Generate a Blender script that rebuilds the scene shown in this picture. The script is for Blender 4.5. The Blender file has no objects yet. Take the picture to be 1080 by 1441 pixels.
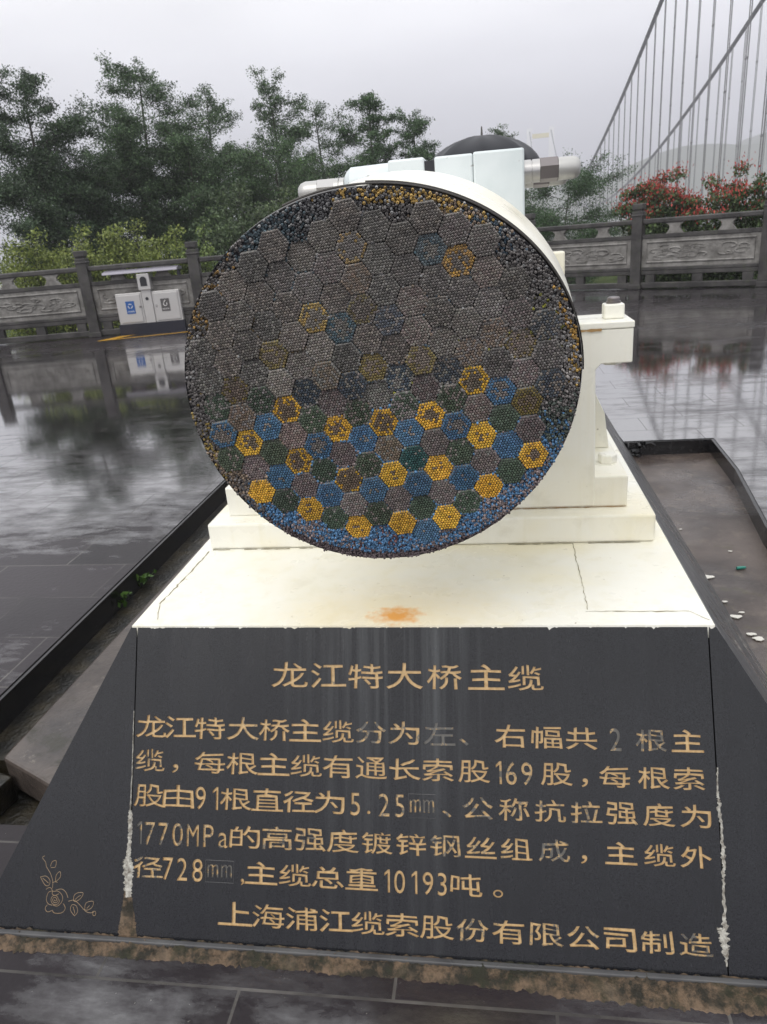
import bpy, math, random
import numpy as np
from mathutils import Vector, Matrix, geometry
random.seed(7); rng = np.random.default_rng(7)
SC = bpy.context.scene
COL = SC.collection
R = math.radians

# ------------------------------------------------------------------ camera
CAM = np.array([0.212, -1.483, 1.4998])
FPX, YAW, PITCH, ROLL = 1033.83, 0.16468, 0.36189, -0.0844      # focal length in pixels of the 1080 x 1441 photograph
cy, sy, cp, sp = math.cos(YAW), math.sin(YAW), math.cos(PITCH), math.sin(PITCH)
FW = np.array([-sy*cp, cy*cp, -sp]); RT = np.array([cy, sy, 0.0]); UP = np.cross(RT, FW)
RT, UP = math.cos(ROLL)*RT + math.sin(ROLL)*UP, -math.sin(ROLL)*RT + math.cos(ROLL)*UP
cam = bpy.data.cameras.new('camera'); camo = bpy.data.objects.new('camera', cam); COL.objects.link(camo)
M = Matrix.Identity(4)
for k in range(3):
    M[k][0], M[k][1], M[k][2], M[k][3] = RT[k], UP[k], -FW[k], CAM[k]
camo.matrix_world = M
cam.sensor_fit = 'VERTICAL'; cam.sensor_height = 24.0; cam.lens = FPX*24.0/1441
cam.clip_start = 0.05; cam.clip_end = 5000
cam.dof.use_dof = True; cam.dof.focus_distance = 1.45; cam.dof.aperture_fstop = 8.0
SC.camera = camo

def ray(q): return (q[0]-540)/FPX*RT - (q[1]-720.5)/FPX*UP + FW
def on_z(q, z=0.0): d = ray(q); return CAM + d*(z-CAM[2])/d[2]
def on_y(q, y): d = ray(q); return CAM + d*(y-CAM[1])/d[1]
def at(px, py, dist):                    # point seen at a pixel, at a horizontal distance
    d = ray((px, py)); return CAM + d*dist/math.hypot(d[0], d[1])

# ------------------------------------------------------------------ world, sun, exposure
W = bpy.data.worlds.new('World'); SC.world = W; W.use_nodes = True
def build_world():
    nt = W.node_tree; nt.nodes.clear(); N = nt.nodes.new; L = nt.links.new
    tc = N('ShaderNodeTexCoord'); sep = N('ShaderNodeSeparateXYZ'); L(tc.outputs['Generated'], sep.inputs[0])
    ramp = N('ShaderNodeValToRGB'); L(sep.outputs['Z'], ramp.inputs[0])
    e = ramp.color_ramp.elements
    e[0].position = 0.0; e[0].color = (.275, .275, .312, 1)
    e[1].position = 1.0; e[1].color = (.88, .88, .88, 1)
    for pos, c in ((.06, (.300, .300, .338)), (.16, (.495, .492, .522)), (.26, (.645, .642, .655)), (.42, (.62, .62, .63)), (.7, (.76, .77, .78))):
        n = e.new(pos); n.color = (*c, 1)
    noi = N('ShaderNodeTexNoise'); noi.inputs['Scale'].default_value = 2.2; noi.inputs['Detail'].default_value = 5
    mp = N('ShaderNodeMapping'); mp.inputs['Scale'].default_value = (1, 1, 3.0); L(tc.outputs['Generated'], mp.inputs[0]); L(mp.outputs[0], noi.inputs['Vector'])
    mr = N('ShaderNodeMapRange'); mr.inputs[1].default_value = .3; mr.inputs[2].default_value = .7; mr.inputs[3].default_value = .88; mr.inputs[4].default_value = 1.12
    L(noi.outputs['Fac'], mr.inputs[0])
    mul = N('ShaderNodeVectorMath'); mul.operation = 'SCALE'; L(ramp.outputs[0], mul.inputs[0]); L(mr.outputs[0], mul.inputs['Scale'])
    bg = N('ShaderNodeBackground'); bg.inputs[1].default_value = 1.95; L(mul.outputs[0], bg.inputs[0])
    sky = N('ShaderNodeTexSky'); sky.sky_type = 'NISHITA'; sky.sun_disc = False; sky.sun_elevation = R(48); sky.sun_rotation = R(-150); sky.dust_density = 4
    bg2 = N('ShaderNodeBackground'); bg2.inputs[1].default_value = 0.012; L(sky.outputs[0], bg2.inputs[0])
    add = N('ShaderNodeAddShader'); L(bg.outputs[0], add.inputs[0]); L(bg2.outputs[0], add.inputs[1])
    out = N('ShaderNodeOutputWorld'); L(add.outputs[0], out.inputs[0])
build_world()
sl = bpy.data.lights.new('sun', 'SUN'); sl.energy = 1.1; sl.angle = R(40); sl.color = (1, .97, .93)
so = bpy.data.objects.new('sun', sl); COL.objects.link(so)
so.rotation_euler = Vector((math.sin(R(-150))*math.cos(R(48)), math.cos(R(-150))*math.cos(R(48)), math.sin(R(48)))).to_track_quat('Z', 'Y').to_euler()
so.location = (-3, -6, 12)
SC.view_settings.view_transform = 'Standard'; SC.view_settings.look = 'None'; SC.view_settings.exposure = 0.0; SC.view_settings.gamma = 1.0
SC.render.engine = 'CYCLES'
try:
    SC.cycles.use_denoising = True; SC.cycles.max_bounces = 6; SC.cycles.volume_bounces = 1; SC.cycles.caustics_reflective = False
    SC.cycles.use_adaptive_sampling = True; SC.cycles.adaptive_threshold = 0.01
except Exception: pass

# ------------------------------------------------------------------ materials
def mat(name, color=(.5, .5, .5), rough=.5, metal=0.0, spec=.5, build=None):
    m = bpy.data.materials.new(name); m.use_nodes = True; nt = m.node_tree; b = nt.nodes['Principled BSDF']
    b.inputs['Base Color'].default_value = (*color, 1); b.inputs['Roughness'].default_value = rough
    b.inputs['Metallic'].default_value = metal; b.inputs['Specular IOR Level'].default_value = spec
    if build: build(nt, b)
    return m
class NT:
    def __init__(s, nt): s.nt = nt
    def n(s, t, **kw):
        o = s.nt.nodes.new(t)
        for k, v in kw.items():
            if k in o.inputs.keys() if isinstance(k, str) else False: o.inputs[k].default_value = v
            else: setattr(o, k, v)
        return o
    def l(s, a, b): s.nt.links.new(a, b)
    def obj(s, scale=(1, 1, 1), loc=(0, 0, 0), rot=(0, 0, 0)):
        t = s.n('ShaderNodeTexCoord'); m = s.n('ShaderNodeMapping'); m.inputs['Scale'].default_value = scale; m.inputs['Location'].default_value = loc; m.inputs['Rotation'].default_value = rot
        s.l(t.outputs['Object'], m.inputs[0]); return m.outputs[0]
    def noise(s, vec, scale, detail=4, rough=.55):
        o = s.n('ShaderNodeTexNoise'); o.inputs['Scale'].default_value = scale; o.inputs['Detail'].default_value = detail; o.inputs['Roughness'].default_value = rough
        s.l(vec, o.inputs['Vector']); return o.outputs['Fac']
    def rng(s, v, a, b, c=0., d=1.):
        o = s.n('ShaderNodeMapRange'); s.l(v, o.inputs[0])
        for i, x in enumerate((a, b, c, d)): o.inputs[i+1].default_value = x
        return o.outputs[0]
    def mix(s, f, a, b):
        o = s.n('ShaderNodeMix', data_type='RGBA')
        if isinstance(f, (int, float)): o.inputs[0].default_value = f
        else: s.l(f, o.inputs[0])
        for i, x in ((6, a), (7, b)):
            if isinstance(x, tuple): o.inputs[i].default_value = (*x, 1)
            else: s.l(x, o.inputs[i])
        return o.outputs[2]
    def math(s, op, a, b=0.):
        o = s.n('ShaderNodeMath', operation=op)
        for i, x in ((0, a), (1, b)):
            if isinstance(x, (int, float)): o.inputs[i].default_value = x
            else: s.l(x, o.inputs[i])
        return o.outputs[0]
    def bump(s, h, b, strength=.3, dist=.01):
        o = s.n('ShaderNodeBump'); o.inputs['Strength'].default_value = strength; o.inputs['Distance'].default_value = dist
        s.l(h, o.inputs['Height']); s.l(o.outputs[0], b.inputs['Normal']); return o

MT = {}
def m_white(nt, b):                          # cream enamel: rain dirt, yellowing, a rust patch
    t = NT(nt); v = t.obj()
    c = t.mix(t.rng(t.noise(v, 2.6, 5), .45, .72), (.82, .81, .735), (.78, .735, .575))
    c = t.mix(t.rng(t.noise(v, 7, 6, .65), .60, .80, 0, .5), c, (.55, .52, .42))
    c = t.mix(t.rng(t.noise(t.obj(scale=(9, 9, .5)), 2.2, 5, .65), .52, .78, 0, .45), c, (.66, .62, .45))     # rain runs down upright faces
    c = t.mix(t.rng(t.noise(t.obj(scale=(1, 2, 1)), 1.3, 6, .6), .52, .72, 0, .55), c, (.84, .77, .52))
    c = t.mix(t.rng(t.noise(v, 60, 2), .72, .77, 0, .6), c, (.22, .17, .11))
    # rust patch on the top slab, at its front edge
    g = t.n('ShaderNodeNewGeometry'); vm = t.n('ShaderNodeVectorMath', operation='DISTANCE'); mp = t.n('ShaderNodeMapping')
    mp.inputs['Location'].default_value = (.031*.7, -.045, 0); mp.inputs['Scale'].default_value = (.7, 1, 1)
    t.l(g.outputs['Position'], mp.inputs[0]); sx = t.n('ShaderNodeSeparateXYZ'); t.l(mp.outputs[0], sx.inputs[0])
    cx = t.n('ShaderNodeCombineXYZ'); t.l(sx.outputs[0], cx.inputs[0]); t.l(sx.outputs[1], cx.inputs[1]); t.l(t.rng(sx.outputs[2], .66, .70, 0, 1), cx.inputs[2])
    t.l(cx.outputs[0], vm.inputs[0]); vm.inputs[1].default_value = (0, 0, 0)
    d = t.math('ADD', vm.outputs['Value'], t.rng(t.noise(v, 45, 4), .2, .8, -.025, .025))
    c = t.mix(t.rng(d, .03, .22, .42, 0), c, (.80, .62, .27))
    c = t.mix(t.rng(d, .012, .05, .95, 0), c, (.74, .32, .05))
    t.l(c, b.inputs['Base Color']); t.bump(t.noise(v, 26, 4), b, .12, .004)
    t.l(t.rng(t.noise(v, 9, 3), .3, .7, .22, .42), b.inputs['Roughness'])
MT['white'] = mat('cream_enamel', rough=.32, build=m_white)
def m_clamp(nt, b):
    t = NT(nt); v = t.obj()
    c = t.mix(t.rng(t.noise(v, 6, 5), .45, .7), (.66, .71, .72), (.56, .62, .63))
    c = t.mix(t.rng(t.noise(v, 40, 3), .70, .76, 0, .7), c, (.16, .14, .12))
    t.l(c, b.inputs['Base Color'])
MT['clamp'] = mat('pale_blue_enamel', rough=.33, build=m_clamp)
def m_granite(nt, b):
    t = NT(nt); v = t.obj()
    c = t.mix(t.rng(t.noise(v, 420, 2), .35, .72), (.007, .0075, .009), (.026, .027, .032))
    c = t.mix(t.rng(t.noise(v, 5, 5, .6), .40, .75, 0, .5), c, (.012, .012, .014))
    s = t.noise(t.obj(scale=(16, .35, .35)), 1.6, 6, .7)           # mineral runs below the rusty lip
    sx = t.n('ShaderNodeSeparateXYZ'); t.l(t.obj(), sx.inputs[0])
    near = t.math('MULTIPLY', t.rng(t.math('ABSOLUTE', t.math('ADD', sx.outputs[0], .04)), .02, .30, 1, .05), t.rng(sx.outputs[2], .1, .62, .25, 1.))
    k = t.math('MULTIPLY', t.rng(s, .46, .72), near)
    c = t.mix(t.math('MULTIPLY', k, .42), c, (.17, .18, .185))
    t.l(c, b.inputs['Base Color']); t.bump(t.noise(v, 300, 2), b, .05, .001)
    t.l(t.rng(t.noise(t.obj(scale=(2.2, 1, .6)), 5, 5, .6), .35, .68, .14, .36), b.inputs['Roughness'])
MT['granite'] = mat('black_granite', rough=.25, spec=.36, build=m_granite)
MT['granite_side'] = mat('grey_granite', build=lambda nt, b: (lambda t: (t.l(t.mix(t.rng(t.noise(t.obj(), 9, 5), .35, .7), (.055, .055, .058), (.10, .10, .10)), b.inputs['Base Color']), t.l(t.rng(t.noise(t.obj(), 5, 3), .3, .7, .15, .5), b.inputs['Roughness'])))(NT(nt)))
def m_gold(nt, b):
    t = NT(nt); a = t.n('ShaderNodeAttribute', attribute_name='paint'); v = t.obj()
    n = t.math('ADD', t.rng(t.noise(v, 60, 4, .65), .3, .7, 0, .75), t.rng(t.noise(v, 260, 3), .3, .7, 0, .25))
    f = t.rng(t.math('SUBTRACT', a.outputs['Fac'], n), -.26, -.08)
    g = t.mix(t.rng(t.noise(v, 110, 3), .35, .7), (.54, .385, .20), (.40, .265, .12))
    c = t.mix(f, (.13, .125, .115), g)
    t.l(c, b.inputs['Base Color']); t.bump(t.noise(v, 500, 2), b, .3, .001)
MT['gold'] = mat('worn_gold_paint', rough=.42, spec=.4, build=m_gold)
MT['rose'] = mat('tarnished_gold_line', (.30, .21, .12), .4)
def m_wire(nt, b):
    t = NT(nt); a = t.n('ShaderNodeAttribute', attribute_name='Col')
    t.l(a.outputs['Color'], b.inputs['Base Color'])
MT['wire'] = mat('cut_wire_ends', rough=.45, spec=.45, build=m_wire)
MT['dark_steel'] = mat('dark_weathered_steel', (.06, .055, .05), .45, .4)
MT['steel'] = mat('zinc_plated_steel', (.48, .47, .46), .28, .85)
MT['steel_dark'] = mat('greased_bolt_steel', (.22, .20, .20), .35, .8)
MT['gap_black'] = mat('black_gap', (.015, .015, .02), .6)  # black for gaps and openings, their shade put into the colour
MT['capwhite'] = mat('pale_metal_cap', (.46, .455, .44), .32, .45)
MT['rust'] = mat('rust_contact_shade', (.36, .22, .09), .8)
MT['crack'] = mat('dirt_in_crack', (.26, .23, .15), .9)
def m_caulk(nt, b):
    t = NT(nt); v = t.obj()
    t.l(t.mix(t.rng(t.noise(v, 90, 5, .7), .38, .66), (.50, .49, .44), (.11, .09, .07)), b.inputs['Base Color']); t.bump(t.noise(v, 120, 4), b, .8, .006)
MT['caulk'] = mat('old_white_sealant', rough=.7, build=m_caulk)
def m_mortar(nt, b):
    t = NT(nt); v = t.obj()
    c = t.mix(t.rng(t.noise(v, 20, 7, .75), .42, .58), (.022, .019, .012), (.17, .115, .072))
    c = t.mix(t.rng(t.noise(v, 8, 6, .75), .50, .60, 0, .85), c, (.020, .022, .009))
    c = t.mix(t.rng(t.noise(v, 9, 4), .60, .75, 0, .6), c, (.26, .19, .13))
    t.l(c, b.inputs['Base Color']); t.bump(t.noise(v, 160, 4, .7), b, .9, .008)
MT['mortar'] = mat('mossy_mortar', rough=.75, build=m_mortar)
MT['wedge'] = mat('rotten_joint_mortar', build=m_mortar, rough=.8)
def m_paving(nt, b):
    t = NT(nt); v = t.obj(loc=(2.04, -2.13, 0))
    br = t.n('ShaderNodeTexBrick'); br.offset = .5; br.offset_frequency = 2
    for k, x in (('Scale', 1), ("Mortar Size", .0036), ('Mortar Smooth', .1), ('Bias', 0.), ('Brick Width', .67), ('Row Height', .366)): br.inputs[k].default_value = x
    br.inputs['Color1'].default_value = (.011, .0085, .0105, 1); br.inputs['Color2'].default_value = (.029, .023, .027, 1); br.inputs['Mortar'].default_value = (.17, .165, .155, 1)
    t.l(v, br.inputs['Vector'])
    t.l(t.mix(t.rng(t.noise(t.obj(), 1.9, 5, .65), .38, .60), (.016, .014, .014), (.115, .108, .10)), br.inputs['Mortar'])
    vo = t.obj()
    grime = t.rng(t.noise(vo, 3.2, 6, .65), .45, .75)
    c = t.mix(t.math('MULTIPLY', grime, .55), br.outputs['Color'], (.030, .026, .027))
    c = t.mix(t.rng(t.noise(vo, 17, 6, .75), .655, .74, 0, .75), c, (.22, .21, .19))
    c = t.mix(t.rng(t.noise(vo, 90, 3, .7), .70, .76, 0, .8), c, (.30, .29, .26))
    c = t.mix(t.rng(t.noise(vo, 33, 4, .7), .66, .72, 0, .8), c, (.006, .006, .005))
    t.l(c, b.inputs['Base Color'])
    sp = t.n('ShaderNodeSeparateXYZ'); t.l(vo, sp.inputs[0])
    far = t.math('MULTIPLY', t.rng(sp.outputs[1], 1.3, 3.8), t.rng(sp.outputs[1], 8.5, 11.5, 1, .35))   # the paving falls away from the pedestal: water stands there
    pool = t.math('ADD', t.noise(t.obj(scale=(.55, 1.0, 1)), .42, 5, .6), t.math('MULTIPLY', far, .25))
    pool = t.math('ADD', pool, t.math('MULTIPLY', t.math('SUBTRACT', t.noise(t.obj(scale=(1, 2.4, 1)), 3.5, 6, .7), .5), .45))
    wet = t.rng(pool, .55, .72)                                  # 1 = standing film of water
    t.l(t.math('ADD', t.math('MULTIPLY', t.math('SUBTRACT', 1., wet), .24), .05), b.inputs['Roughness'])
    t.l(t.math('ADD', t.math('MULTIPLY', wet, .70), .22), b.inputs['Specular IOR Level'])
    t.l(t.math('MULTIPLY', t.math('MULTIPLY', wet, .95), t.math('SUBTRACT', 1., t.math('MULTIPLY', br.outputs["Fac"], .95))), b.inputs["Coat Weight"]); b.inputs["Coat Roughness"].default_value = .06; b.inputs['Coat IOR'].default_value = 2.0
    h = t.math('ADD', t.math('MULTIPLY', t.noise(vo, 45, 4), t.math('SUBTRACT', 1.15, wet)), t.math('MULTIPLY', br.outputs['Fac'], -.6))
    h2 = t.math('ADD', h, t.math('ADD', t.math('MULTIPLY', t.noise(vo, 2.0, 2), .35), t.math('MULTIPLY', t.noise(t.obj(scale=(1, 1.6, 1)), 7.5, 3), .30)))
    t.bump(h2, b, .10, .010)
MT['paving'] = mat('wet_stone_paving', rough=.1, spec=.65, build=m_paving)
def m_mud(nt, b):
    t = NT(nt); v = t.obj()
    c = t.mix(t.rng(t.noise(v, 2.2, 6, .65), .36, .66), (.042, .032, .029), (.110, .086, .074))
    c = t.mix(t.rng(t.noise(v, 11, 5, .7), .54, .75, 0, .7), c, (.17, .14, .11))
    c = t.mix(t.rng(t.noise(v, 6, 4), .62, .72, 0, .7), c, (.06, .055, .02))
    t.l(c, b.inputs['Base Color']); t.bump(t.noise(v, 40, 5), b, .3, .01)
    t.l(t.rng(t.noise(v, 1.7, 4), .42, .62, .5, .10), b.inputs['Roughness'])
MT['mud'] = mat('wet_muddy_concrete', rough=.4, build=m_mud)
def m_mud2(nt, b):
    t = NT(nt); v = t.obj()
    c = t.mix(t.rng(t.noise(v, 3.0, 6, .7), .36, .64), (.034, .028, .026), (.095, .078, .068)); c = t.mix(t.rng(t.noise(v, 15, 6, .75), .60, .72, 0, .8), c, (.20, .175, .145)); c = t.mix(t.rng(t.noise(v, 7, 5, .7), .56, .66, 0, .8), c, (.022, .020, .010))
    t.l(c, b.inputs['Base Color']); t.bump(t.noise(v, 50, 5), b, .35, .01); t.l(t.rng(t.noise(v, 2.5, 4), .42, .62, .45, .12), b.inputs['Roughness'])
MT['mud_dark'] = mat('stained_wet_concrete', rough=.4, build=m_mud2)
MT['kerb'] = mat('polished_black_kerb', build=lambda nt, b: (lambda t: (t.l(t.mix(t.rng(t.noise(t.obj(), 30, 5), .4, .75), (.007, .007, .008), (.02, .019, .02)), b.inputs['Base Color']), t.bump(t.noise(t.obj(), 14, 4), b, .2, .01)))(NT(nt)), rough=.22)
MT['gutter'] = mat('dark_wet_gutter', build=lambda nt, b: (lambda t: (t.l(t.mix(t.rng(t.noise(t.obj(), 10, 5), .4, .7), (.008, .0075, .006), (.040, .033, .020)), b.inputs['Base Color']), t.bump(t.noise(t.obj(), 50, 5), b, .6, .01)))(NT(nt)), rough=.3)
def m_stone(nt, b):
    t = NT(nt); v = t.obj()
    c = t.mix(t.rng(t.noise(v, 3, 6, .65), .38, .62), (.020, .018, .018), (.062, .058, .056))
    c = t.mix(t.rng(t.noise(v, 9, 5), .56, .72, 0, .6), c, (.045, .055, .025))
    t.l(c, b.inputs['Base Color']); t.bump(t.noise(v, 40, 4), b, .3, .01)
MT['stone'] = mat('weathered_dark_stone', rough=.5, build=m_stone)
def m_panel(nt, b):
    t = NT(nt); v = t.obj()
    c = t.mix(t.rng(t.noise(v, 4, 6, .65), .35, .66), (.10, .094, .086), (.27, .26, .245))
    c = t.mix(t.rng(t.noise(v, 12, 5), .58, .74, 0, .6), c, (.06, .06, .04))
    t.l(c, b.inputs['Base Color']); t.bump(t.noise(v, 30, 5), b, .4, .02)
MT['panel'] = mat('carved_grey_stone', rough=.5, build=m_panel)
MT['yellow'] = mat('yellow_road_paint', (.55, .30, .03), .35)
MT['bin_white'] = mat('brushed_bin_metal', (.50, .49, .48), .3, .35)
MT['bin_dark'] = mat('dark_bin_frame', (.012, .013, .022), .3)
MT['bin_roof'] = mat('grey_bin_canopy', (.26, .25, .29), .45, .2)
MT['blue'] = mat('blue_sticker', (.02, .09, .30), .4)
MT['greyst'] = mat('grey_sticker', (.085, .08, .08), .4)
MT['print'] = mat('white_print', (.75, .75, .75), .5)
MT['umbrella'] = mat('black_umbrella_cloth', (.010, .011, .016), .5, spec=.3)
MT['bark'] = mat('grey_brown_bark', build=lambda nt, b: (lambda t: (t.l(t.mix(t.rng(t.noise(t.obj(scale=(1, 1, .2)), 9, 5), .35, .7), (.028, .025, .021), (.085, .076, .062)), b.inputs['Base Color'])))(NT(nt)), rough=.85)
def m_leaf(nt, b):
    t = NT(nt); a = t.n('ShaderNodeAttribute', attribute_name='Col'); t.l(a.outputs['Color'], b.inputs['Base Color'])
    tr = t.n('ShaderNodeBsdfTranslucent'); t.l(a.outputs['Color'], tr.inputs[0]); mx = t.n('ShaderNodeMixShader'); mx.inputs[0].default_value = .25
    o = nt.nodes['Material Output']; t.l(b.outputs[0], mx.inputs[1]); t.l(tr.outputs[0], mx.inputs[2]); t.l(mx.outputs[0], o.inputs['Surface'])
MT['leaf'] = mat('wet_leaf', rough=.45, spec=.35, build=m_leaf)
def m_grass(nt, b):
    t = NT(nt); v = t.obj()
    c = t.mix(t.rng(t.noise(v, .9, 6, .65), .35, .68), (.020, .032, .010), (.075, .10, .022))
    t.l(c, b.inputs['Base Color']); t.bump(t.noise(v, 7, 5), b, .8, .15)
MT['grass'] = mat('wild_grass', rough=.9, spec=.1, build=m_grass)
MT['hill'] = mat('far_hillside', build=lambda nt, b: (lambda t: (t.l(t.mix(t.rng(t.noise(t.obj(), .02, 6), .35, .68), (.018, .03, .02), (.05, .07, .04)), b.inputs['Base Color'])))(NT(nt)), rough=.95, spec=.05)
MT['cable'] = mat('grey_main_cable', (.04, .04, .044), .7, spec=.2)
MT['hanger'] = mat('pale_hanger_rope', (.12, .12, .12), .6)
MT['tower'] = mat('white_concrete_tower', (.88, .88, .88), .7)
MT['tower_yellow'] = mat('yellow_crossbeam', (.70, .60, .20), .7)
MT['deck'] = mat('grey_deck_steel', (.25, .25, .26), .6)
MT['jacket'] = mat('dark_jacket', (.03, .03, .04), .8)
MT['trousers'] = mat('blue_trousers', (.03, .04, .07), .8)
MT['skin'] = mat('skin', (.45, .28, .20), .5)
MT['hair'] = mat('black_hair', (.01, .009, .008), .5)
MT['flake'] = mat('peeled_white_paint', (.68, .66, .60), .6)
MT['tube'] = mat('teal_plastic', (.03, .22, .17), .35)

# ------------------------------------------------------------------ object helpers
def link(o, parent=None):
    COL.objects.link(o)
    if parent is not None: o.parent = parent
    return o
def empty(name, loc, label, cat, group=None):
    o = bpy.data.objects.new(name, None); o.location = loc; o.empty_display_size = .1; link(o)
    return tag(o, label, cat, group)
def tag(o, label, cat, group=None):
    o['label'] = label; o['category'] = cat
    if group: o['group'] = group
    return o
def structure(o): o['kind'] = 'structure'; return o
class MB:
    """collects shapes (in world coordinates) and builds one mesh object"""
    def __init__(s): s.v = []; s.f = []; s.c = []; s.mi = []
    def add(s, vs, fs, col=None, mi=0):
        k = len(s.v); s.v += [tuple(map(float, v)) for v in vs]; s.f += [tuple(i+k for i in f) for f in fs]; s.mi += [mi]*len(fs)
        if col is not None: s.c += [col]*len(vs) if not isinstance(col, list) else col
        return s
    def box(s, x0, x1, y0, y1, z0, z1, mat4=None, mi=0):
        vs = [(x, y, z) for x in (x0, x1) for y in (y0, y1) for z in (z0, z1)]
        if mat4 is not None: vs = [mat4 @ Vector(v) for v in vs]
        return s.add(vs, [(0, 1, 3, 2), (4, 6, 7, 5), (0, 4, 5, 1), (2, 3, 7, 6), (0, 2, 6, 4), (1, 5, 7, 3)], mi=mi)
    def quad(s, a, b, c, d, mi=0): return s.add([a, b, c, d], [(0, 1, 2, 3)], mi=mi)
    def prism(s, poly, ext, mi=0):                       # poly: list of 3d points, ext: extrusion vector
        n = len(poly); e = Vector(ext); p = [Vector(q) for q in poly]
        return s.add(p+[q+e for q in p], [tuple(range(n-1, -1, -1)), tuple(range(n, 2*n))]+[(i, (i+1) % n, n+(i+1) % n, n+i) for i in range(n)], mi=mi)
    def tube(s, pts, rad, seg=8, closed=False, mi=0):
        pts = [Vector(p) for p in pts]; n = len(pts); rads = rad if isinstance(rad, (list, tuple, np.ndarray)) else [rad]*n
        vs = []; prev = None
        for i, p in enumerate(pts):
            t = (pts[min(i+1, n-1)]-pts[max(i-1, 0)]); t = t.normalized() if t.length > 1e-9 else Vector((0, 0, 1))
            if prev is None:
                a = Vector((0, 0, 1)) if abs(t.z) < .9 else Vector((1, 0, 0)); u = t.cross(a).normalized()
            else: u = (prev-t*prev.dot(t)); u = u.normalized() if u.length > 1e-6 else t.orthogonal().normalized()
            prev = u; w = t.cross(u)
            vs += [p+rads[i]*(math.cos(2*math.pi*k/seg)*u+math.sin(2*math.pi*k/seg)*w) for k in range(seg)]
        fs = [(i*seg+k, i*seg+(k+1) % seg, (i+1)*seg+(k+1) % seg, (i+1)*seg+k) for i in range(n-1) for k in range(seg)]
        fs += [tuple(range(seg-1, -1, -1)), tuple((n-1)*seg+k for k in range(seg))]
        return s.add(vs, fs, mi=mi)
    def lathe(s, o, axis, prof, seg=24, mi=0):            # prof: (distance along axis, radius)
        o = Vector(o); a = Vector(axis).normalized(); u = a.orthogonal().normalized(); w = a.cross(u)
        vs = [o+a*d+r*(math.cos(2*math.pi*k/seg)*u+math.sin(2*math.pi*k/seg)*w) for d, r in prof for k in range(seg)]
        n = len(prof)
        fs = [(i*seg+k, i*seg+(k+1) % seg, (i+1)*seg+(k+1) % seg, (i+1)*seg+k) for i in range(n-1) for k in range(seg)]
        fs += [tuple(range(seg-1, -1, -1)), tuple((n-1)*seg+k for k in range(seg))]
        return s.add(vs, fs, mi=mi)
    def build(s, name, m, parent=None, bevel=0, smooth=False, sharp=35):
        me = bpy.data.meshes.new(name); off = Vector(parent.matrix_basis.translation) if parent is not None else Vector((0, 0, 0))
        pp = parent.parent if parent is not None else None
        while pp is not None: off += Vector(pp.location); pp = pp.parent
        me.from_pydata([tuple(Vector(v)-off) for v in s.v], [], s.f)
        ms = m if isinstance(m, (list, tuple)) else [m]
        for x in ms: me.materials.append(MT[x] if isinstance(x, str) else x)
        if len(ms) > 1: me.polygons.foreach_set('material_index', s.mi)
        if s.c:
            a = me.color_attributes.new('Col', 'FLOAT_COLOR', 'POINT')
            a.data.foreach_set('color', np.array([(*c, 1.0) for c in s.c], 'f').ravel())
        if smooth:
            me.polygons.foreach_set('use_smooth', [True]*len(me.polygons))
            try: me.set_sharp_from_angle(angle=R(sharp))
            except Exception: pass
        me.update(); o = bpy.data.objects.new(name, me); link(o, parent)
        if bevel:
            bm_ = o.modifiers.new('bevel', 'BEVEL'); bm_.width = bevel; bm_.segments = 2; bm_.limit_method = 'ANGLE'
        return o
def np_mesh(name, verts, faces, cols, m, parent=None):     # fast path: equal-sized faces
    verts = np.asarray(verts, 'f'); faces = np.asarray(faces, 'i'); k = faces.shape[1]
    if parent is not None: verts = verts-np.array(parent.location, 'f')
    me = bpy.data.meshes.new(name); me.vertices.add(len(verts)); me.vertices.foreach_set('co', verts.ravel())
    me.loops.add(faces.size); me.loops.foreach_set('vertex_index', faces.ravel())
    me.polygons.add(len(faces)); me.polygons.foreach_set('loop_start', np.arange(0, faces.size, k, dtype='i')); me.polygons.foreach_set('loop_total', np.full(len(faces), k, 'i'))
    me.update(calc_edges=True)
    if cols is not None:
        a = me.color_attributes.new('Col', 'FLOAT_COLOR', 'POINT'); a.data.foreach_set('color', np.c_[cols, np.ones(len(cols))].astype('f').ravel())
    me.materials.append(MT[m]); o = bpy.data.objects.new(name, me); return link(o, parent)

# ------------------------------------------------------------------ ground: plaza, recess, terrain
RX, RY0, RY1 = -1.645, -.005, 3.69
def fill(outer, holes, z):
    polys = [[Vector((x, y, 0)) for x, y in outer]]+[[Vector((x, y, 0)) for x, y in h] for h in holes]
    tris = geometry.tessellate_polygon(polys); vs = [v for p in polys for v in p]; out = []
    for t_ in tris:
        a, b_, c = (vs[i] for i in t_); out.append(t_ if (b_-a).cross(c-a).z > 0 else t_[::-1])
    return [(v.x, v.y, z) for v in vs], out
edge = [(-30, 9.6), (-9.95, 12.86), (-5.6, 13.58), (-3.2, 14.2), (-1.2, 15.3), (.9, 16.75), (1.74, 16.2), (3.22, 15.05), (5.36, 13.86), (12, 10.0), (30, -1)]
recess = [(RX, RY0), (-.9, RY0), (-.9, -.25), (.9, -.25), (1.42, RY0), (1.54, 2.1), (1.66, 3.0), (1.70, RY1), (1.10, RY1), (1.05, 5.35), (-1.05, 5.35), (-1.10, RY1), (RX, RY1)]
vs, fs = fill(edge+[(30, -12), (-30, -12)], [recess], 0.0)
structure(MB().add(vs, fs).build('plaza', 'paving'))
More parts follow.
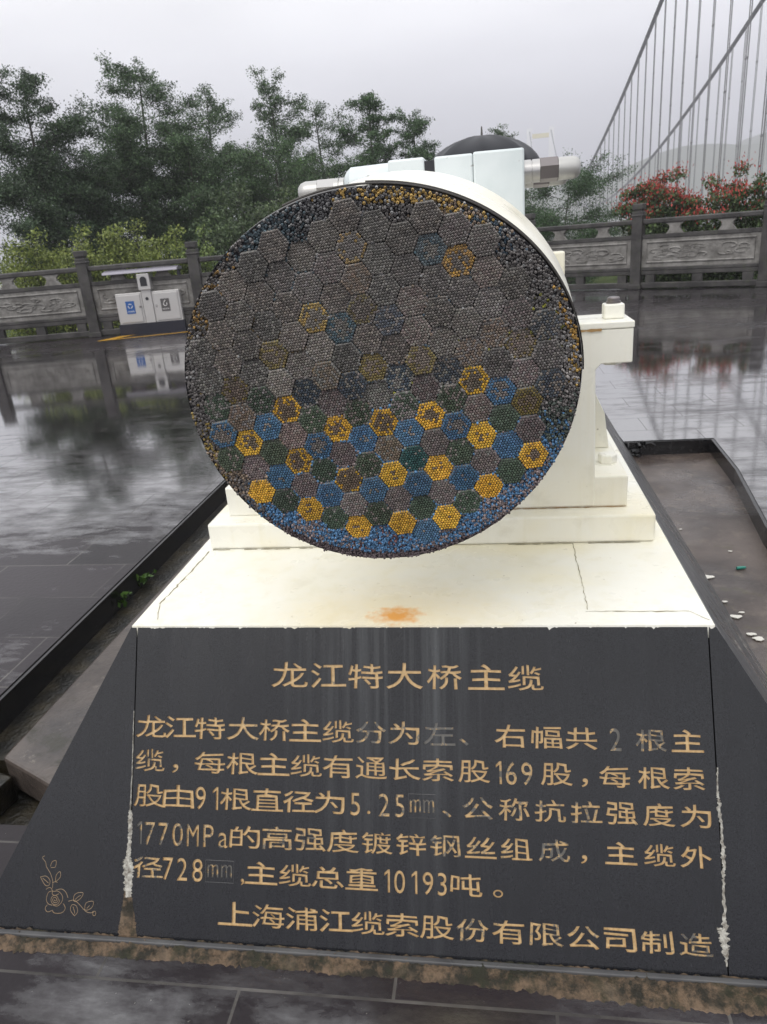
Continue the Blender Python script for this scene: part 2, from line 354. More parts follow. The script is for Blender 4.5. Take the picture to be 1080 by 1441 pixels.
m = MB(); m.quad((-1.66, .40, -.118), (-.8, .40, -.118), (-.8, 3.71, -.118), (-1.66, 3.71, -.118)); m.quad((-1.66, -.03, -.22), (-.8, -.03, -.22), (-.8, .41, -.22), (-1.66, .41, -.22)); m.quad((-1.66, .40, -.22), (-.8, .40, -.22), (-.8, .40, -.118), (-1.66, .40, -.118)); structure(m.build('gutter', 'gutter'))
m = MB(); m.quad((.8, -.2, -.1), (1.75, -.2, -.1), (1.75, 3.72, -.1), (.8, 3.72, -.1)); structure(m.build('recess_floor', 'mud'))
m = MB(); m.prism([(-1.49, .365, -.2), (-.9, .075, -.2), (-.9, 3.68, -.2), (-1.44, 3.68, -.2)], (0, 0, .125)); structure(m.build('footing', 'mud_dark', bevel=.012))
m = MB(); m.prism([(-1.64, .27, -.22), (-1.46, .22, -.22), (-1.44, .33, -.22), (-1.64, .385, -.22)], (0, 0, .10)); structure(m.build('drain_block', 'gutter', bevel=.01))
m = MB()
m.prism([(RX, RY0, -.2), (RX+.018, RY0, -.2), (RX+.018, RY1, -.2), (RX, RY1, -.2)], (0, 0, .196))
m.prism([(RX, RY1-.018, -.2), (-1.05, RY1-.018, -.2), (-1.05, RY1+.03, -.2), (RX, RY1+.03, -.2)], (0, 0, .194))
rp = [(1.42, RY0), (1.54, 2.1), (1.66, 3.0), (1.70, RY1)]
for (a, b_) in zip(rp[:-1], rp[1:]): m.prism([(a[0]-.02, a[1], -.2), (a[0]+.03, a[1], -.2), (b_[0]+.03, b_[1], -.2), (b_[0]-.02, b_[1], -.2)], (0, 0, .197))
m.prism([(1.10, RY1-.02, -.2), (1.70, RY1-.02, -.2), (1.70, RY1+.03, -.2), (1.10, RY1+.03, -.2)], (0, 0, .196))
m.prism([(RX, RY0-.03, -.2), (-1.0, RY0-.03, -.2), (-1.0, RY0, -.2), (RX, RY0, -.2)], (0, 0, .197))
structure(m.build('kerb', 'kerb'))
# mossy mortar bed along the foot of the pedestal
def mortar_bed():
    n = 420; rows = 9; vs = []; fs = []
    r1 = np.cumsum(rng.normal(0, .004, n)); r1 -= np.linspace(r1[0], r1[-1], n); r1 = np.clip(r1, -.02, .028)
    r2 = rng.normal(0, .0022, n)
    for i in range(n):
        x = -1.45+2.9*i/(n-1); front = -.378-.005*math.sin(x*3)-.016*(x > .15)*min(1, (x-.15)*3) - abs(r1[i])*.5 + r2[i]
        for j in range(rows):
            q = j/(rows-1); y = -.335+(front+.335)*q
            z = .012*(1-q**3)+.002*math.sin(x*40+j)+rng.normal(0, .0022)
            vs.append((x, y, max(z, -.002) if j < rows-1 else -.003))
    for i in range(n-1):
        for j in range(rows-1): k = i*rows+j; fs.append((k, k+1, k+rows+1, k+rows))
    return MB().add(vs, fs).build('mortar_bed', 'mortar', smooth=True, sharp=180)
structure(mortar_bed())
def terrain():
    xs = np.r_[np.linspace(-690, -60, 26), np.linspace(-55, 55, 45), np.linspace(60, 690, 26).tolist()]; ys = np.r_[np.linspace(-45, 60, 40), np.linspace(70, 1485, 60).tolist()]
    Xg, Yg = np.meshgrid(xs, ys, indexing='ij'); D = np.hypot(Xg, Yg-2)
    Z = -.55-.045*np.clip(D-17, 0, 25)-.22*np.clip(D-42, 0, 180)
    Z += np.where(D > 24, .5*np.sin(Xg*.21)*np.cos(Yg*.17), 0)
    # far ridge beyond the gorge
    ridge = np.clip((Yg-820)/330, 0, 1)*(112+14*np.sin(Xg*.011+1.2)+8*np.sin(Xg*.031))*np.clip(.35+(Xg+60)/420, .12, 1.25)
    Z += ridge
    nx, ny = len(xs), len(ys); k = np.arange(nx*ny).reshape(nx, ny)
    F = np.stack([k[:-1, :-1], k[1:, :-1], k[1:, 1:], k[:-1, 1:]], -1).reshape(-1, 4)
    return structure(np_mesh('terrain', np.stack([Xg, Yg, Z], -1).reshape(-1, 3), F, None, 'grass'))
terrain()

# ------------------------------------------------------------------ pedestal
ZT = .648; D0 = .341; LS = math.hypot(D0, ZT)
PU = Vector((1, 0, 0)); PV = Vector((0, D0, ZT))/LS; PN = Vector((0, -ZT, D0))/LS; PO = Vector((0, -D0, 0))
def panel_uv(q):
    d = ray(q); n = np.array(PN); P = CAM+d*(((np.array(PO)-CAM)@n)/(d@n)); w = Vector(P)-PO
    return w.dot(PU), w.dot(PV)
def P3(u, v, h=0): return PO+PU*u+PV*v+PN*h
ped = empty('stone_pedestal', (0, 0, 0), 'black granite pedestal with sloping gold lettered face and cream painted top', 'pedestal')
SLL, SLR = .60, .65
JL, JR = -.669, .659                       # joints beside the inscribed slab
VB = -.115                                 # slope coordinate of the foot, below the mortar
def side_x(sgn, z): return (-.683-SLL*(ZT-z)) if sgn < 0 else (.673+SLR*(ZT-z))
def on_panel(x, z, h=0): return Vector((x, -D0*(1-z/ZT), z))+PN*h
ZB = -.15
for sg in (-1, 1):
    j = JL-.0015 if sg < 0 else JR+.0015
    poly = [on_panel(j, ZB), on_panel(side_x(sg, ZB), ZB), on_panel(side_x(sg, ZT-.004), ZT-.004), on_panel(j, ZT-.004)]
    if sg > 0: poly = poly[::-1]
    cpn = MB().prism(poly[::-1], tuple(-PN*.022)).build('corner_slab', 'granite', ped)
    if sg < 0: rose_parent = cpn
YB = 5.0
def sidept(sg, y, z): return Vector((side_x(sg, z), y, z))
for sg in (-1, 1):
    a = [Vector((side_x(sg, ZB), -D0*(1-ZB/ZT)+.004, ZB)), Vector((side_x(sg, ZT-.03), -D0*(.03/ZT)+.004, ZT-.03)), Vector((side_x(sg, ZT-.03), YB, ZT-.03)), Vector((side_x(sg, ZB), YB+.35, ZB))]
    MB().prism(a, (-sg*.03, 0, 0)).build('side_slab', 'granite_side', ped)
MB().prism([(side_x(-1, ZB), YB+.35, ZB), (side_x(1, ZB), YB+.35, ZB), (side_x(1, ZT-.03), YB, ZT-.03), (side_x(-1, ZT-.03), YB, ZT-.03)], (0, -.03, 0)).build('back_slab', 'granite_side', ped)
# cream top: a low slab whose rim follows the four sides
def top_slab():
    z0, z1 = ZT-.028, ZT; n = 320; vs = []; fs = []
    top = [(-.683+.0012*rng.normal(), 0) for _ in range(1)]
    ring = []
    for i in range(n): ring.append((-.683+(1.356)*i/(n-1), -.0008+rng.normal(0, .0005)+.0009*math.sin(i*.31)*math.sin(i*.083)))
    ring += [(.673, YB), (-.683, YB)]
    N_ = len(ring)
    vs = [(x, y, z1) for x, y in ring]+[(x, y-(.006 if k < n else 0), z0) for k, (x, y) in enumerate(ring)]
    fs = [tuple(range(N_))]+[(N_+i, N_+(i+1) % N_, (i+1) % N_, i) for i in range(N_)]
    return MB().add(vs, fs).build('top_slab', 'white', ped)
top = top_slab()
MB().box(-1.13, 1.11, -.353, -.340, -.02, .017).build('foot_ledge', 'granite_side', ped, bevel=.003)
def strip(m, pts, w, z=.0008, nrm=Vector((0, 0, 1)), jit=.0):
    pts = [Vector(p) for p in pts]
    fine = []
    for a, b_ in zip(pts[:-1], pts[1:]):
        k = max(2, int((b_-a).length/.012))
        fine += [a.lerp(b_, i/k)+Vector((random.gauss(0, jit), random.gauss(0, jit), 0)) for i in range(k)]
    fine.append(pts[-1]); vs = []
    for i, p in enumerate(fine):
        t_ = (fine[min(i+1, len(fine)-1)]-fine[max(0, i-1)]).normalized(); s_ = nrm.cross(t_).normalized(); ww = w*random.uniform(.3, 1.5)
        vs += [p+s_*ww+nrm*z, p-s_*ww+nrm*z]
    m.add(vs, [(2*i, 2*i+1, 2*i+3, 2*i+2) for i in range(len(fine)-1)])
for pts, w in (([(.418, .45, ZT), (.416, .334, ZT), (.416, .171, ZT), (.412, .07, ZT)], .0009), ([(.405, .062, ZT), (.634, .061, ZT)], .0016), ([(-.648, .44, ZT), (-.652, .269, ZT), (-.66, .112, ZT)], .0016), ([(-.66, .112, ZT), (-.63, .03, ZT)], .0008), ([(.634, .061, ZT), (.668, .02, ZT)], .0007)):
    m = MB(); strip(m, pts, w, jit=.0012); m.build('crack', 'crack', top)
for spans in ((-.64, -.585), (-.54, -.50), (-.49, -.40), (-.37, -.33), (.24, .33), (.335, .42), (.46, .60)):
    m = MB(); strip(m, [(spans[0], .452, ZT), (spans[1], .452, ZT)], .0022, jit=.001); m.build('crack', 'crack', top)

# --- the engraved slab
TXT = [
 ('cjk', 34, 49, [('龙', 408, 949.6, .9), ('江', 461.8, 950.8, .55), ('特', 514.4, 950.8, .75), ('大', 569.3, 950.8, 1), ('桥', 625.6, 952.8, 1), ('主', 684.3, 952.8, 1), ('缆', 739.7, 954.5, 1)]),
 ('cjk', 30, 43, [('龙', 211, 1023.2, 1), ('江', 253.6, 1024, 1), ('特', 295.4, 1024, 1), ('大', 342, 1025.2, .5), ('桥', 386.2, 1026.4, .9), ('主', 429.6, 1028.4, .85), ('缆', 475.8, 1029.2, .8), ('分', 522.4, 1030, .3), ('为', 569.3, 1031.2, .4), ('左', 618.3, 1032.5, .12), ('、', 653, 1034, .15), ('右', 718.4, 1036.7, .95), ('幅', 769.5, 1038, 1), ('共', 818.5, 1038.9, .9), ('2', 866.6, 1041, .2), ('根', 916.5, 1042.3, .3), ('主', 967.6, 1043.1, .9)]),
 ('cjk', 30, 43, [('缆', 209, 1070.2, .5), ('，', 247, 1071, .6), ('每', 295.4, 1073, 1), ('根', 340.4, 1075, .9), ('主', 385, 1076.2, 1), ('缆', 430.8, 1077, .9), ('有', 475.8, 1077.8, .9), ('通', 522.4, 1079.8, .9), ('长', 569.3, 1079, 1), ('索', 616.2, 1083.6, 1), ('股', 667.3, 1084.9, 1), ('1', 702.2, 1087.9, .45), ('6', 719.7, 1088.7, .45), ('9', 741.8, 1090, .45), ('股', 783.6, 1092, 1), ('，', 823, 1093, 1), ('每', 865.3, 1092, .9), ('根', 919.9, 1094.2, .95), ('索', 969.7, 1094.2, .75)]),
 ('cjk', 30, 43, [('股', 209, 1120, .7), ('由', 251, 1121, 1), ('9', 282.5, 1122.5, .9), ('1', 303.5, 1123.5, .9), ('根', 331.5, 1124, .8), ('直', 376, 1126.5, 1), ('径', 420, 1127.5, .95), ('为', 464, 1129, .9), ('5', 500, 1132.5, .6), ('.', 519, 1132.5, .8), ('2', 540.5, 1132.5, .45), ('5', 562.5, 1132.5, .4), ('㎜', 594, 1134, .3), ('、', 629, 1135, .3), ('公', 672.5, 1136, .35), ('称', 723.5, 1139, .5), ('抗', 774, 1140, .5), ('拉', 825, 1143.5, .45), ('强', 875, 1146, .7), ('度', 927.5, 1147.5, .75), ('为', 980, 1150, .75)]),
 ('cjk', 30, 43, [('1', 196, 1172.5, .15), ('7', 211, 1172.5, .35), ('7', 230, 1173.5, .4), ('0', 250, 1175, .4), ('M', 271.5, 1175, .5), ('P', 293.5, 1176, .5), ('a', 314, 1177.5, .5), ('的', 345, 1177.5, .9), ('高', 390, 1179, .45), ('强', 436, 1180, .5), ('度', 482.5, 1182.5, .75), ('镀', 530, 1183.5, .7), ('锌', 578.5, 1187.5, 1), ('钢', 626, 1190, .4), ('丝', 676.5, 1192.5, .6), ('组', 726.5, 1195, .6), ('成', 780, 1196, .3), ('，', 822, 1201, 1), ('主', 874, 1202.5, 1), ('缆', 928.5, 1205, .85), ('外', 980, 1206.5, .7)]),
 ('cjk', 30, 44, [('径', 208, 1220, .4), ('7', 236.5, 1221.5, .6), ('2', 256.5, 1222.5, .6), ('8', 278, 1223.5, .6), ('㎜', 309, 1226.5, .15), (',', 341.5, 1230, .9), ('主', 367.5, 1230, .95), ('缆', 415, 1231.5, .8), ('总', 461, 1233.5, .75), ('重', 509, 1235, .8), ('1', 545, 1239, .7), ('0', 562.5, 1240, .7), ('1', 583.5, 1241, .7), ('9', 602.5, 1242.5, .7), ('3', 622.5, 1244, .7), ('吨', 656, 1246, .9), ('。', 701, 1250, .8)]),
 ('cjk', 31, 46, [('上', 331, 1287.5, .75), ('海', 377.5, 1290, .75), ('浦', 425, 1292.5, .95), ('江', 472.5, 1295, .9), ('缆', 517.5, 1298.5, .9), ('索', 566, 1302.5, .95), ('股', 615, 1305, .95), ('份', 665, 1309, .45), ('有', 716, 1312.5, .6), ('限', 769, 1316, .45), ('公', 821, 1320, .5), ('司', 872.5, 1323.5, .75), ('制', 925, 1326.5, .55), ('造', 980, 1328.5, .4)]),
]
GL = {}
ONE = [(.31, .70), (.235, .70), (.085, .585), (.085, .50), (.222, .59), (.222, 0.), (.31, 0.)]            # the figure 1 with its flag
GL['1'] = [[(p, p, p) for p in ONE]]
def glyph(ch):                               # outlines of one character, from Blender's built-in font
    if ch not in GL:
        c = bpy.data.curves.new('glyph', 'FONT'); c.body = ch; c.size = 1.0; o = bpy.data.objects.new('glyph', c); COL.objects.link(o)
        for x in bpy.context.selected_objects: x.select_set(False)
        bpy.context.view_layer.objects.active = o; o.select_set(True); bpy.ops.object.convert(target='CURVE')
        o = bpy.context.view_layer.objects.active; out = []
        for s_ in o.data.splines:
            out.append([(tuple(p.co[:2]), tuple(p.handle_left[:2]), tuple(p.handle_right[:2])) for p in s_.bezier_points])
        d = o.data; bpy.data.objects.remove(o); bpy.data.curves.remove(d)
        GL[ch] = out
    return GL[ch]
def flat(sp_, n=4):                          # cubic outline -> closed polyline
    out = []; m_ = len(sp_)
    for i in range(m_):
        p0, p1, p2, p3 = np.array(sp_[i][0]), np.array(sp_[i][2]), np.array(sp_[(i+1) % m_][1]), np.array(sp_[(i+1) % m_][0])
        straight = abs(np.cross(p3-p0, p1-p0)) < 1e-5 and abs(np.cross(p3-p0, p2-p0)) < 1e-5
        for t_ in ([0.] if straight else np.linspace(0, 1, n+1)[:-1]):
            out.append((1-t_)**3*p0+3*(1-t_)**2*t_*p1+3*(1-t_)*t_*t_*p2+t_**3*p3)
    P = [out[0]]
    for q in out[1:]:
        if np.hypot(*(q-P[-1])) > 1e-4: P.append(q)
    if np.hypot(*(P[0]-P[-1])) < 1e-4: P.pop()
    return np.array(P)
def grow(P, d):                              # move a closed polyline outwards, to the right of its direction
    e = np.roll(P, -1, 0)-P; e /= np.linalg.norm(e, axis=1)[:, None]; nr = np.c_[e[:, 1], -e[:, 0]]; n0 = np.roll(nr, 1, 0)
    mi = nr+n0; k = np.maximum((mi*mi).sum(1), .6)
    return P+mi*(2*d/k)[:, None]
def inscription():
    polys = []; info = []                    # every outline with its winding and the line and character it belongs to
    for li, (kind, hpx, wpx, chars) in enumerate(TXT):
        pos = [panel_uv((c[1], c[2])) for c in chars]
        us = np.array([p[0] for p in pos]); vv = np.array([p[1] for p in pos]); fit = np.polyfit(us, vv, 1)
        for (ch, px, py, paint), (u, v) in zip(chars, pos):
            v = float(np.polyval(fit, u))
            w = panel_uv((px+wpx/2, py))[0]-panel_uv((px-wpx/2, py))[0]; h = panel_uv((px, py-hpx/2))[1]-panel_uv((px, py+hpx/2))[1]
            g = glyph(ch)
            if not g: continue
            F = [flat(s_) for s_ in g]; A_ = np.concatenate(F); lo, hi = A_.min(0), A_.max(0)
            ascii_ = ord(ch) < 128; punct = ch in '，、。,.'; cx_, cy_ = (lo+hi)/2; wid, hei = hi-lo
            if ascii_ and not punct:
                sx_ = sy_ = h*1.14/.74; sx_ *= .80 if ch != 'M' else .62; cy_ = .355; d_ = .00005
            elif punct:
                sx_, sy_ = w/.98, h/.86; cy_ = .36; d_ = .0003
                if ch in ',.': sx_ = sy_ = h*1.25
            elif ch == '㎜': sx_ = w*.80/wid; sy_ = h*.62/hei; d_ = 0
            else:
                sx_ = w*(.985 if px > 215 else .93)/wid if wid > .5 else w/.97; sy_ = h*1.02/hei if hei > .6 else h/.93; d_ = .00080-.0000032*len(A_)
                d_ = max(d_, .00032)
            T_ = []
            for P in F:
                gx, gy = P[:, 0]-cx_, P[:, 1]-cy_
                if not ascii_ and not punct and ch != '㎜':
                    gy = gy+.034*np.cos(4*math.pi*gx)*(.6+gy); gx = gx*(1-.12*gy)      # clerical-script sweep: ends lift, feet spread
                T_.append(np.c_[u+gx*sx_, v+gy*sy_])
            area = sum(.5*np.sum(P[:, 0]*np.roll(P[:, 1], -1)-np.roll(P[:, 0], -1)*P[:, 1]) for P in T_); sg = 1 if area > 0 else -1
            if sg < 0: T_ = [P[::-1] for P in T_]
            T_ = [grow(P, d_ if np.sum(P[:, 0]*np.roll(P[:, 1], -1)-np.roll(P[:, 0], -1)*P[:, 1]) > 0 else 0.) for P in T_]
            mn = min(P[:, 0].min() for P in T_); mx_ = max(P[:, 0].max() for P in T_)
            sh = max(0, JL+.0045-mn)-max(0, mx_-(JR-.0045))
            for P in T_:
                P = P+np.array([sh, 0]); a_ = .5*np.sum(P[:, 0]*np.roll(P[:, 1], -1)-np.roll(P[:, 0], -1)*P[:, 1])
                polys.append(P if a_ > 0 else P[::-1]); info.append((1 if a_ > 0 else -1, li, paint))
    rect = np.array([(JL+.0015, -.17), (JR-.0015, -.17), (JR-.0015, LS-.0045), (JL+.0015, LS-.0045)])
    allp = [rect]+polys; VV = [Vector((float(x), float(y))) for P in allp for x, y in P]; FF = []; k = 0
    for P in allp: FF.append(list(range(k, k+len(P)))); k += len(P)
    ov, oe, of, _, _, orf = geometry.delaunay_2d_cdt(VV, [], FF, 0, 1e-7)
    cen = np.array([np.mean([(ov[i][0], ov[i][1]) for i in f_], 0) for f_ in of]); wn = np.zeros(len(cen), int); own = np.full(len(cen), -1)
    for k, P in enumerate(polys):             # winding of each triangle's middle, outline by outline
        idx = np.where(((cen > P.min(0)) & (cen < P.max(0))).all(1))[0]
        if not len(idx): continue
        c_ = cen[idx][:, None]; A_, B_ = P[None], np.roll(P, -1, 0)[None]
        side = (B_[..., 0]-A_[..., 0])*(c_[..., 1]-A_[..., 1])-(c_[..., 0]-A_[..., 0])*(B_[..., 1]-A_[..., 1])
        w_ = ((A_[..., 1] <= c_[..., 1]) & (B_[..., 1] > c_[..., 1]) & (side > 0)).sum(1)-((A_[..., 1] > c_[..., 1]) & (B_[..., 1] <= c_[..., 1]) & (side < 0)).sum(1)
        wn[idx] += w_*info[k][0]; own[idx[w_ != 0]] = k
    inr = (cen > rect.min(0)).all(1) & (cen < rect.max(0)).all(1)
    L_ = [(bool(i_), info[k][1] if w_ > 0 else -1, info[k][2] if k >= 0 else 0) for i_, w_, k in zip(inr, wn, own)]; DEP = .0032
    top_ = MB(); edge_ = {}
    V3 = [(v[0], v[1]) for v in ov]
    for f_, (ins, li, pa) in zip(of, L_):
        for i in range(3): edge_.setdefault((min(f_[i], f_[(i+1) % 3]), max(f_[i], f_[(i+1) % 3])), []).append((li, pa, ins))
    vt = [P3(x, y, 0) for x, y in V3]; used = {}
    tf = [tuple(f_) for f_, (ins, li, pa) in zip(of, L_) if ins and li < 0]
    top_.add(vt, tf)
    o = top_.build('inscription_panel', 'granite', ped)
    for li in range(len(TXT)):
        m_ = MB(); pa_ = []; fv = {}
        def vid(i, h_):
            if (i, h_) not in fv: fv[(i, h_)] = len(m_.v); m_.v.append(tuple(P3(*V3[i], h_)))
            return fv[(i, h_)]
        for f_, (ins, l_, pa) in zip(of, L_):
            if l_ == li: m_.f.append(tuple(vid(i, -DEP) for i in f_)); m_.mi.append(0); pa_.append(pa)
        for (a_, b_), sides in edge_.items():
            ls = [q[0] for q in sides]
            if len(ls) == 2 and ls[0] != ls[1] and li in ls:
                m_.f.append((vid(a_, -DEP), vid(b_, -DEP), vid(b_, 0), vid(a_, 0))); m_.mi.append(0); pa_.append([q[1] for q in sides if q[0] == li][0]*.8)
        g = m_.build('gold_lettering', 'gold', o); at_ = g.data.attributes.new('paint', 'FLOAT', 'FACE'); at_.data.foreach_set('value', np.array(pa_, 'f'))
    return o
insc = inscription()
m = MB(); m.quad(P3(JL, -.16, -.0075), P3(JR, -.16, -.0075), P3(JR, LS-.01, -.0075), P3(JL, LS-.01, -.0075)); m.build('backing', 'granite', ped)
# sunk frames round the two "mm" signs
for q0, q1 in (((575, 1117), (613, 1152)), ((290, 1210), (329, 1243))):
    m = MB(); a, b_ = panel_uv(q0), panel_uv(q1)
    pts = [P3(a[0], a[1], 0), P3(b_[0], a[1], 0), P3(b_[0], b_[1], 0), P3(a[0], b_[1], 0), P3(a[0], a[1], 0)]
    m.tube(pts, .0007, 5); m.build('symbol_frame', 'granite_side', insc)

# --- joints: dark hairlines, white sealant, the rotten wedge
def ribbon(name, m_, pts, widths, h=.0012, parent=ped, jit=.25, lift=.004):
    fine = []; ws = []
    for k in range(len(pts)-1):
        n = 14
        for i in range(n): fine.append((pts[k][0]+(pts[k+1][0]-pts[k][0])*i/n, pts[k][1]+(pts[k+1][1]-pts[k][1])*i/n)); ws.append(widths[k]+(widths[k+1]-widths[k])*i/n)
    fine.append(pts[-1]); ws.append(widths[-1]); vs = []; fs = []
    for (x, y), w in zip(fine, ws):
        o_ = random.gauss(0, jit*w*.5); cs = [-1, -.45, .4, 1]; hs = [0, 1, .9, 0]
        for c_, hh in zip(cs, hs):
            u, v = panel_uv((x+o_+c_*w*(1+random.gauss(0, jit*.6)), y)); vs.append(P3(u, v, h*.2+lift*hh*random.uniform(.4, 1)))
    for i in range(len(fine)-1):
        for k in range(3): a = i*4+k; fs.append((a, a+1, a+5, a+4))
    return MB().add(vs, fs).build(name, m_, parent, smooth=True, sharp=180)
ribbon('joint_sealant', 'caulk', [(189, 1000), (187, 1080), (184, 1140)], [.5, .6, .9])
ribbon('joint_sealant', 'caulk', [(184, 1140), (184, 1155), (183, 1180), (181, 1205), (180, 1215), (181, 1240), (181, 1262)], [2, 3.2, 2.4, 3, 7, 6, 5])
ribbon('joint_mortar', 'wedge', [(180, 1250), (180, 1275), (180, 1300), (180, 1329)], [4, 8, 11.5, 14.5], lift=.002, jit=.08)
ribbon('joint_sealant', 'caulk', [(1010, 1080), (1010, 1108), (1012, 1130), (1016, 1175), (1019, 1215), (1018, 1240), (1020, 1290), (1021, 1320), (1023, 1360)], [.8, 1.2, 2.6, 1.8, 2.8, 1.6, 2.4, 5, 1.2], jit=.5)
ribbon('joint_sealant', 'caulk', [(1012, 1305), (1018, 1318), (1022, 1345)], [3, 4.5, 3], jit=.5)
# --- carved rose
def rose():
    S_ = 6.353; base = (40, 1190)
    L_ = [[(150, 90), (128, 105), (140, 125), (157, 150), (165, 190), (200, 250), (220, 320), (218, 380)], [(110, 280), (160, 272), (195, 310), (185, 355), (150, 350), (110, 280)], [(130, 290), (160, 315), (182, 335)],
          [(245, 325), (252, 262), (285, 232), (288, 280), (245, 325)], [(200, 185), (215, 145), (250, 135), (243, 190), (205, 195)], [(218, 330), (245, 322), (262, 330)],
          [(215, 405), (180, 420), (163, 480), (180, 520), (215, 532)], [(220, 410), (270, 408), (306, 450), (302, 500), (262, 540), (220, 530)], [(160, 390), (185, 375), (208, 382), (216, 404)], [(248, 397), (300, 388), (338, 418), (356, 466)],
          [(315, 518), (332, 560), (300, 600), (235, 602), (215, 575)], [(212, 580), (172, 592), (152, 560), (172, 528)], [(222, 400), (215, 430), (240, 445), (275, 430)],
          [(360, 497), (412, 488), (462, 530), (512, 585), (552, 600), (588, 595)], [(405, 490), (413, 442), (450, 420), (492, 424), (470, 470), (425, 500), (405, 490)], [(420, 482), (450, 455), (470, 445)],
          [(415, 628), (380, 580), (390, 530), (430, 538), (442, 590), (415, 628)], [(400, 545), (412, 580), (416, 605)], [(505, 572), (518, 512), (582, 498), (572, 550), (530, 576), (505, 572)], [(525, 560), (550, 535)], [(575, 590), (600, 588), (602, 620), (580, 622), (578, 592)]]
    sp_ = [(240+(52-1.5*k)*math.cos(k*.55)*.82, 482+(50-1.5*k)*math.sin(k*.55)) for k in range(30)]
    m_ = MB()
    for pl in L_+[sp_]:
        # smooth with Catmull-Rom
        P = [np.array(pl[0])]+[np.array(p) for p in pl]+[np.array(pl[-1])]; out = []
        for i in range(1, len(P)-2):
            for t_ in np.linspace(0, 1, 5)[:-1]:
                out.append(.5*((2*P[i])+(P[i+1]-P[i-1])*t_+(2*P[i-1]-5*P[i]+4*P[i+1]-P[i+2])*t_**2+(3*P[i]-P[i-1]-3*P[i+1]+P[i+2])*t_**3))
        out.append(P[-2]); pts = []
        for x, y in out: u, v = panel_uv((base[0]+x/S_, base[1]+y/S_)); pts.append(P3(u, v, .0001))
        m_.tube(pts, .0006, 5)
    m_.build('carved_rose', 'rose', rose_parent)
rose()

# ------------------------------------------------------------------ cradle under the cable
crd = empty('cable_cradle', (0, .455, ZT), 'cream steel cradle on stepped base plates holding the big cut cable', 'cradle')
MB().box(-.646, .638, .455, 1.75, ZT+.001, .729).build('base_plate', 'white', crd, bevel=.006)
MB().box(-.60, .573, .523, 1.5, .7285, .82).build('lower_plate', 'white', crd, bevel=.005)
m = MB(); strip(m, [(.22, .5205, .7295), (.572, .5205, .7295)], .0026, jit=.0008); strip(m, [(-.49, .5205, .7295), (-.40, .5205, .7295)], .0022, jit=.0008); m.build('rust_shade_seam', 'rust', crd)  # rust-brown line along the plate foot, also painting in the contact shade
m = MB(); strip(m, [(.40, .5155, 1.2215), (.49, .5155, 1.2215)], .0030, z=.0004, nrm=Vector((0, -1, 0)), jit=.0); m.build('rust_shade_seam', 'rust', crd)  # brown line under the flange: rust colour plus painted contact shade
CX, CZ, CR = .035, 1.265, .345
def saddle_poly():
    pts = [(-.50, .82), (.483, .82), (.478, 1.118), (.492, 1.133), (.571, 1.133), (.571, 1.2215), (.3895, 1.2215)]
    a0 = math.atan2(1.2215-CZ, .3895-CX); a1 = -math.pi-a0
    pts += [(CX+(CR+.002)*math.cos(a0+(a1-a0)*k/30), CZ+(CR+.002)*math.sin(a0+(a1-a0)*k/30)) for k in range(1, 30)]
    pts += [(-.35, 1.2215), (-.535, 1.2215), (-.535, 1.133), (-.47, 1.133), (-.455, 1.118)]
    return pts
MB().prism([(x, .52, z) for x, z in [(-.50, .733)]+[(.4832, .733)]+saddle_poly()[1:]], (0, .16, 0)).build('saddle', 'white', crd, bevel=.003)
for sg in (-1, 1):
    MB().box(*((.40, .573) if sg > 0 else (-.54, -.36)), .517, .70, 1.2225, 1.240).build('flange', 'white', crd, bevel=.003)
for (bx, by) in ((.530, .60), (-.49, .60)):
    m = MB(); m.box(bx-.026, bx+.026, by-.026, by+.026, 1.24, 1.278); nb = m.build('bolt', 'white', crd, bevel=.004)
    MB().lathe((bx, by, 1.278), (0, 0, 1), [(0, .019), (.006, .019), (.0065, .0165), (.013, .0165), (.016, .014)], 16).build('bolt_end', 'steel_dark', nb, smooth=True)
    MB().lathe((bx, by, 1.118), (0, 0, 1), [(0, .026), (.0155, .026)], 6).build('nut', 'white', crd)
for sg in (-1, 1):
    MB().prism([(sg*.49, .80, .8205), (sg*.56, .80, .8205), (sg*.545, .80, .93), (sg*.49, .80, 1.05)], (0, .03, 0)).build('rib', 'white', crd, bevel=.002)
for bx in (.535, -.55):
    MB().lathe((bx, .655, .82), (0, 0, 1), [(0, .028), (.022, .028), (.026, .024)], 6).build('nut', 'white', crd, bevel=.002)

# ------------------------------------------------------------------ the cable
RC = np.array([.01204, -.16405, 1.21532]); EX = np.array([.99494, .10042, 0.]); EZ = np.array([.02179, -.21588, .97618]); EN = np.array([.09803, -.97124, -.21698])
SB = np.array([[-.005509891601127277, -.04792493177267034], [.23046017909636665, -.12038079934804158], [-.024318966834764977, .2785966306252622], [.006725371525836132, -.0034796419745251952], [-.00961456904214228, .011165240455833173], [.0008266651930453894, -.008215132113192095], [.0006702324918443185, .000602013539138942], [.0008899282090952532, -.0010933382974384657]])
def lat(ij):
    ij = np.atleast_2d(np.asarray(ij, float)); i, j = ij[:, 0]/5, ij[:, 1]/5
    return np.c_[np.ones(len(ij)), i, j, i*i, i*j, j*j, i**3, j**3] @ SB
def ring_r(a): return .3645-.0045*np.cos(a)-.0008*np.sin(a)-.0026*np.cos(2*a)+.0011*np.sin(2*a)+.0016*np.cos(3*a)+.003*np.sin(3*a)
def face3(uv, h): return RC+uv[:, :1]*EX+uv[:, 1:2]*EZ+np.asarray(h).reshape(-1, 1)*EN
cab = empty('cable_section', (0, 0, ZT), 'thick bridge cable cut across, hexagon bundles of coloured wire ends showing', 'cable')
YEL, BLU, GRN, MAU, OLV = (.74, .44, .06), (.085, .185, .32), (.085, .118, .085), (.22, .18, .178), (.22, .175, .06)
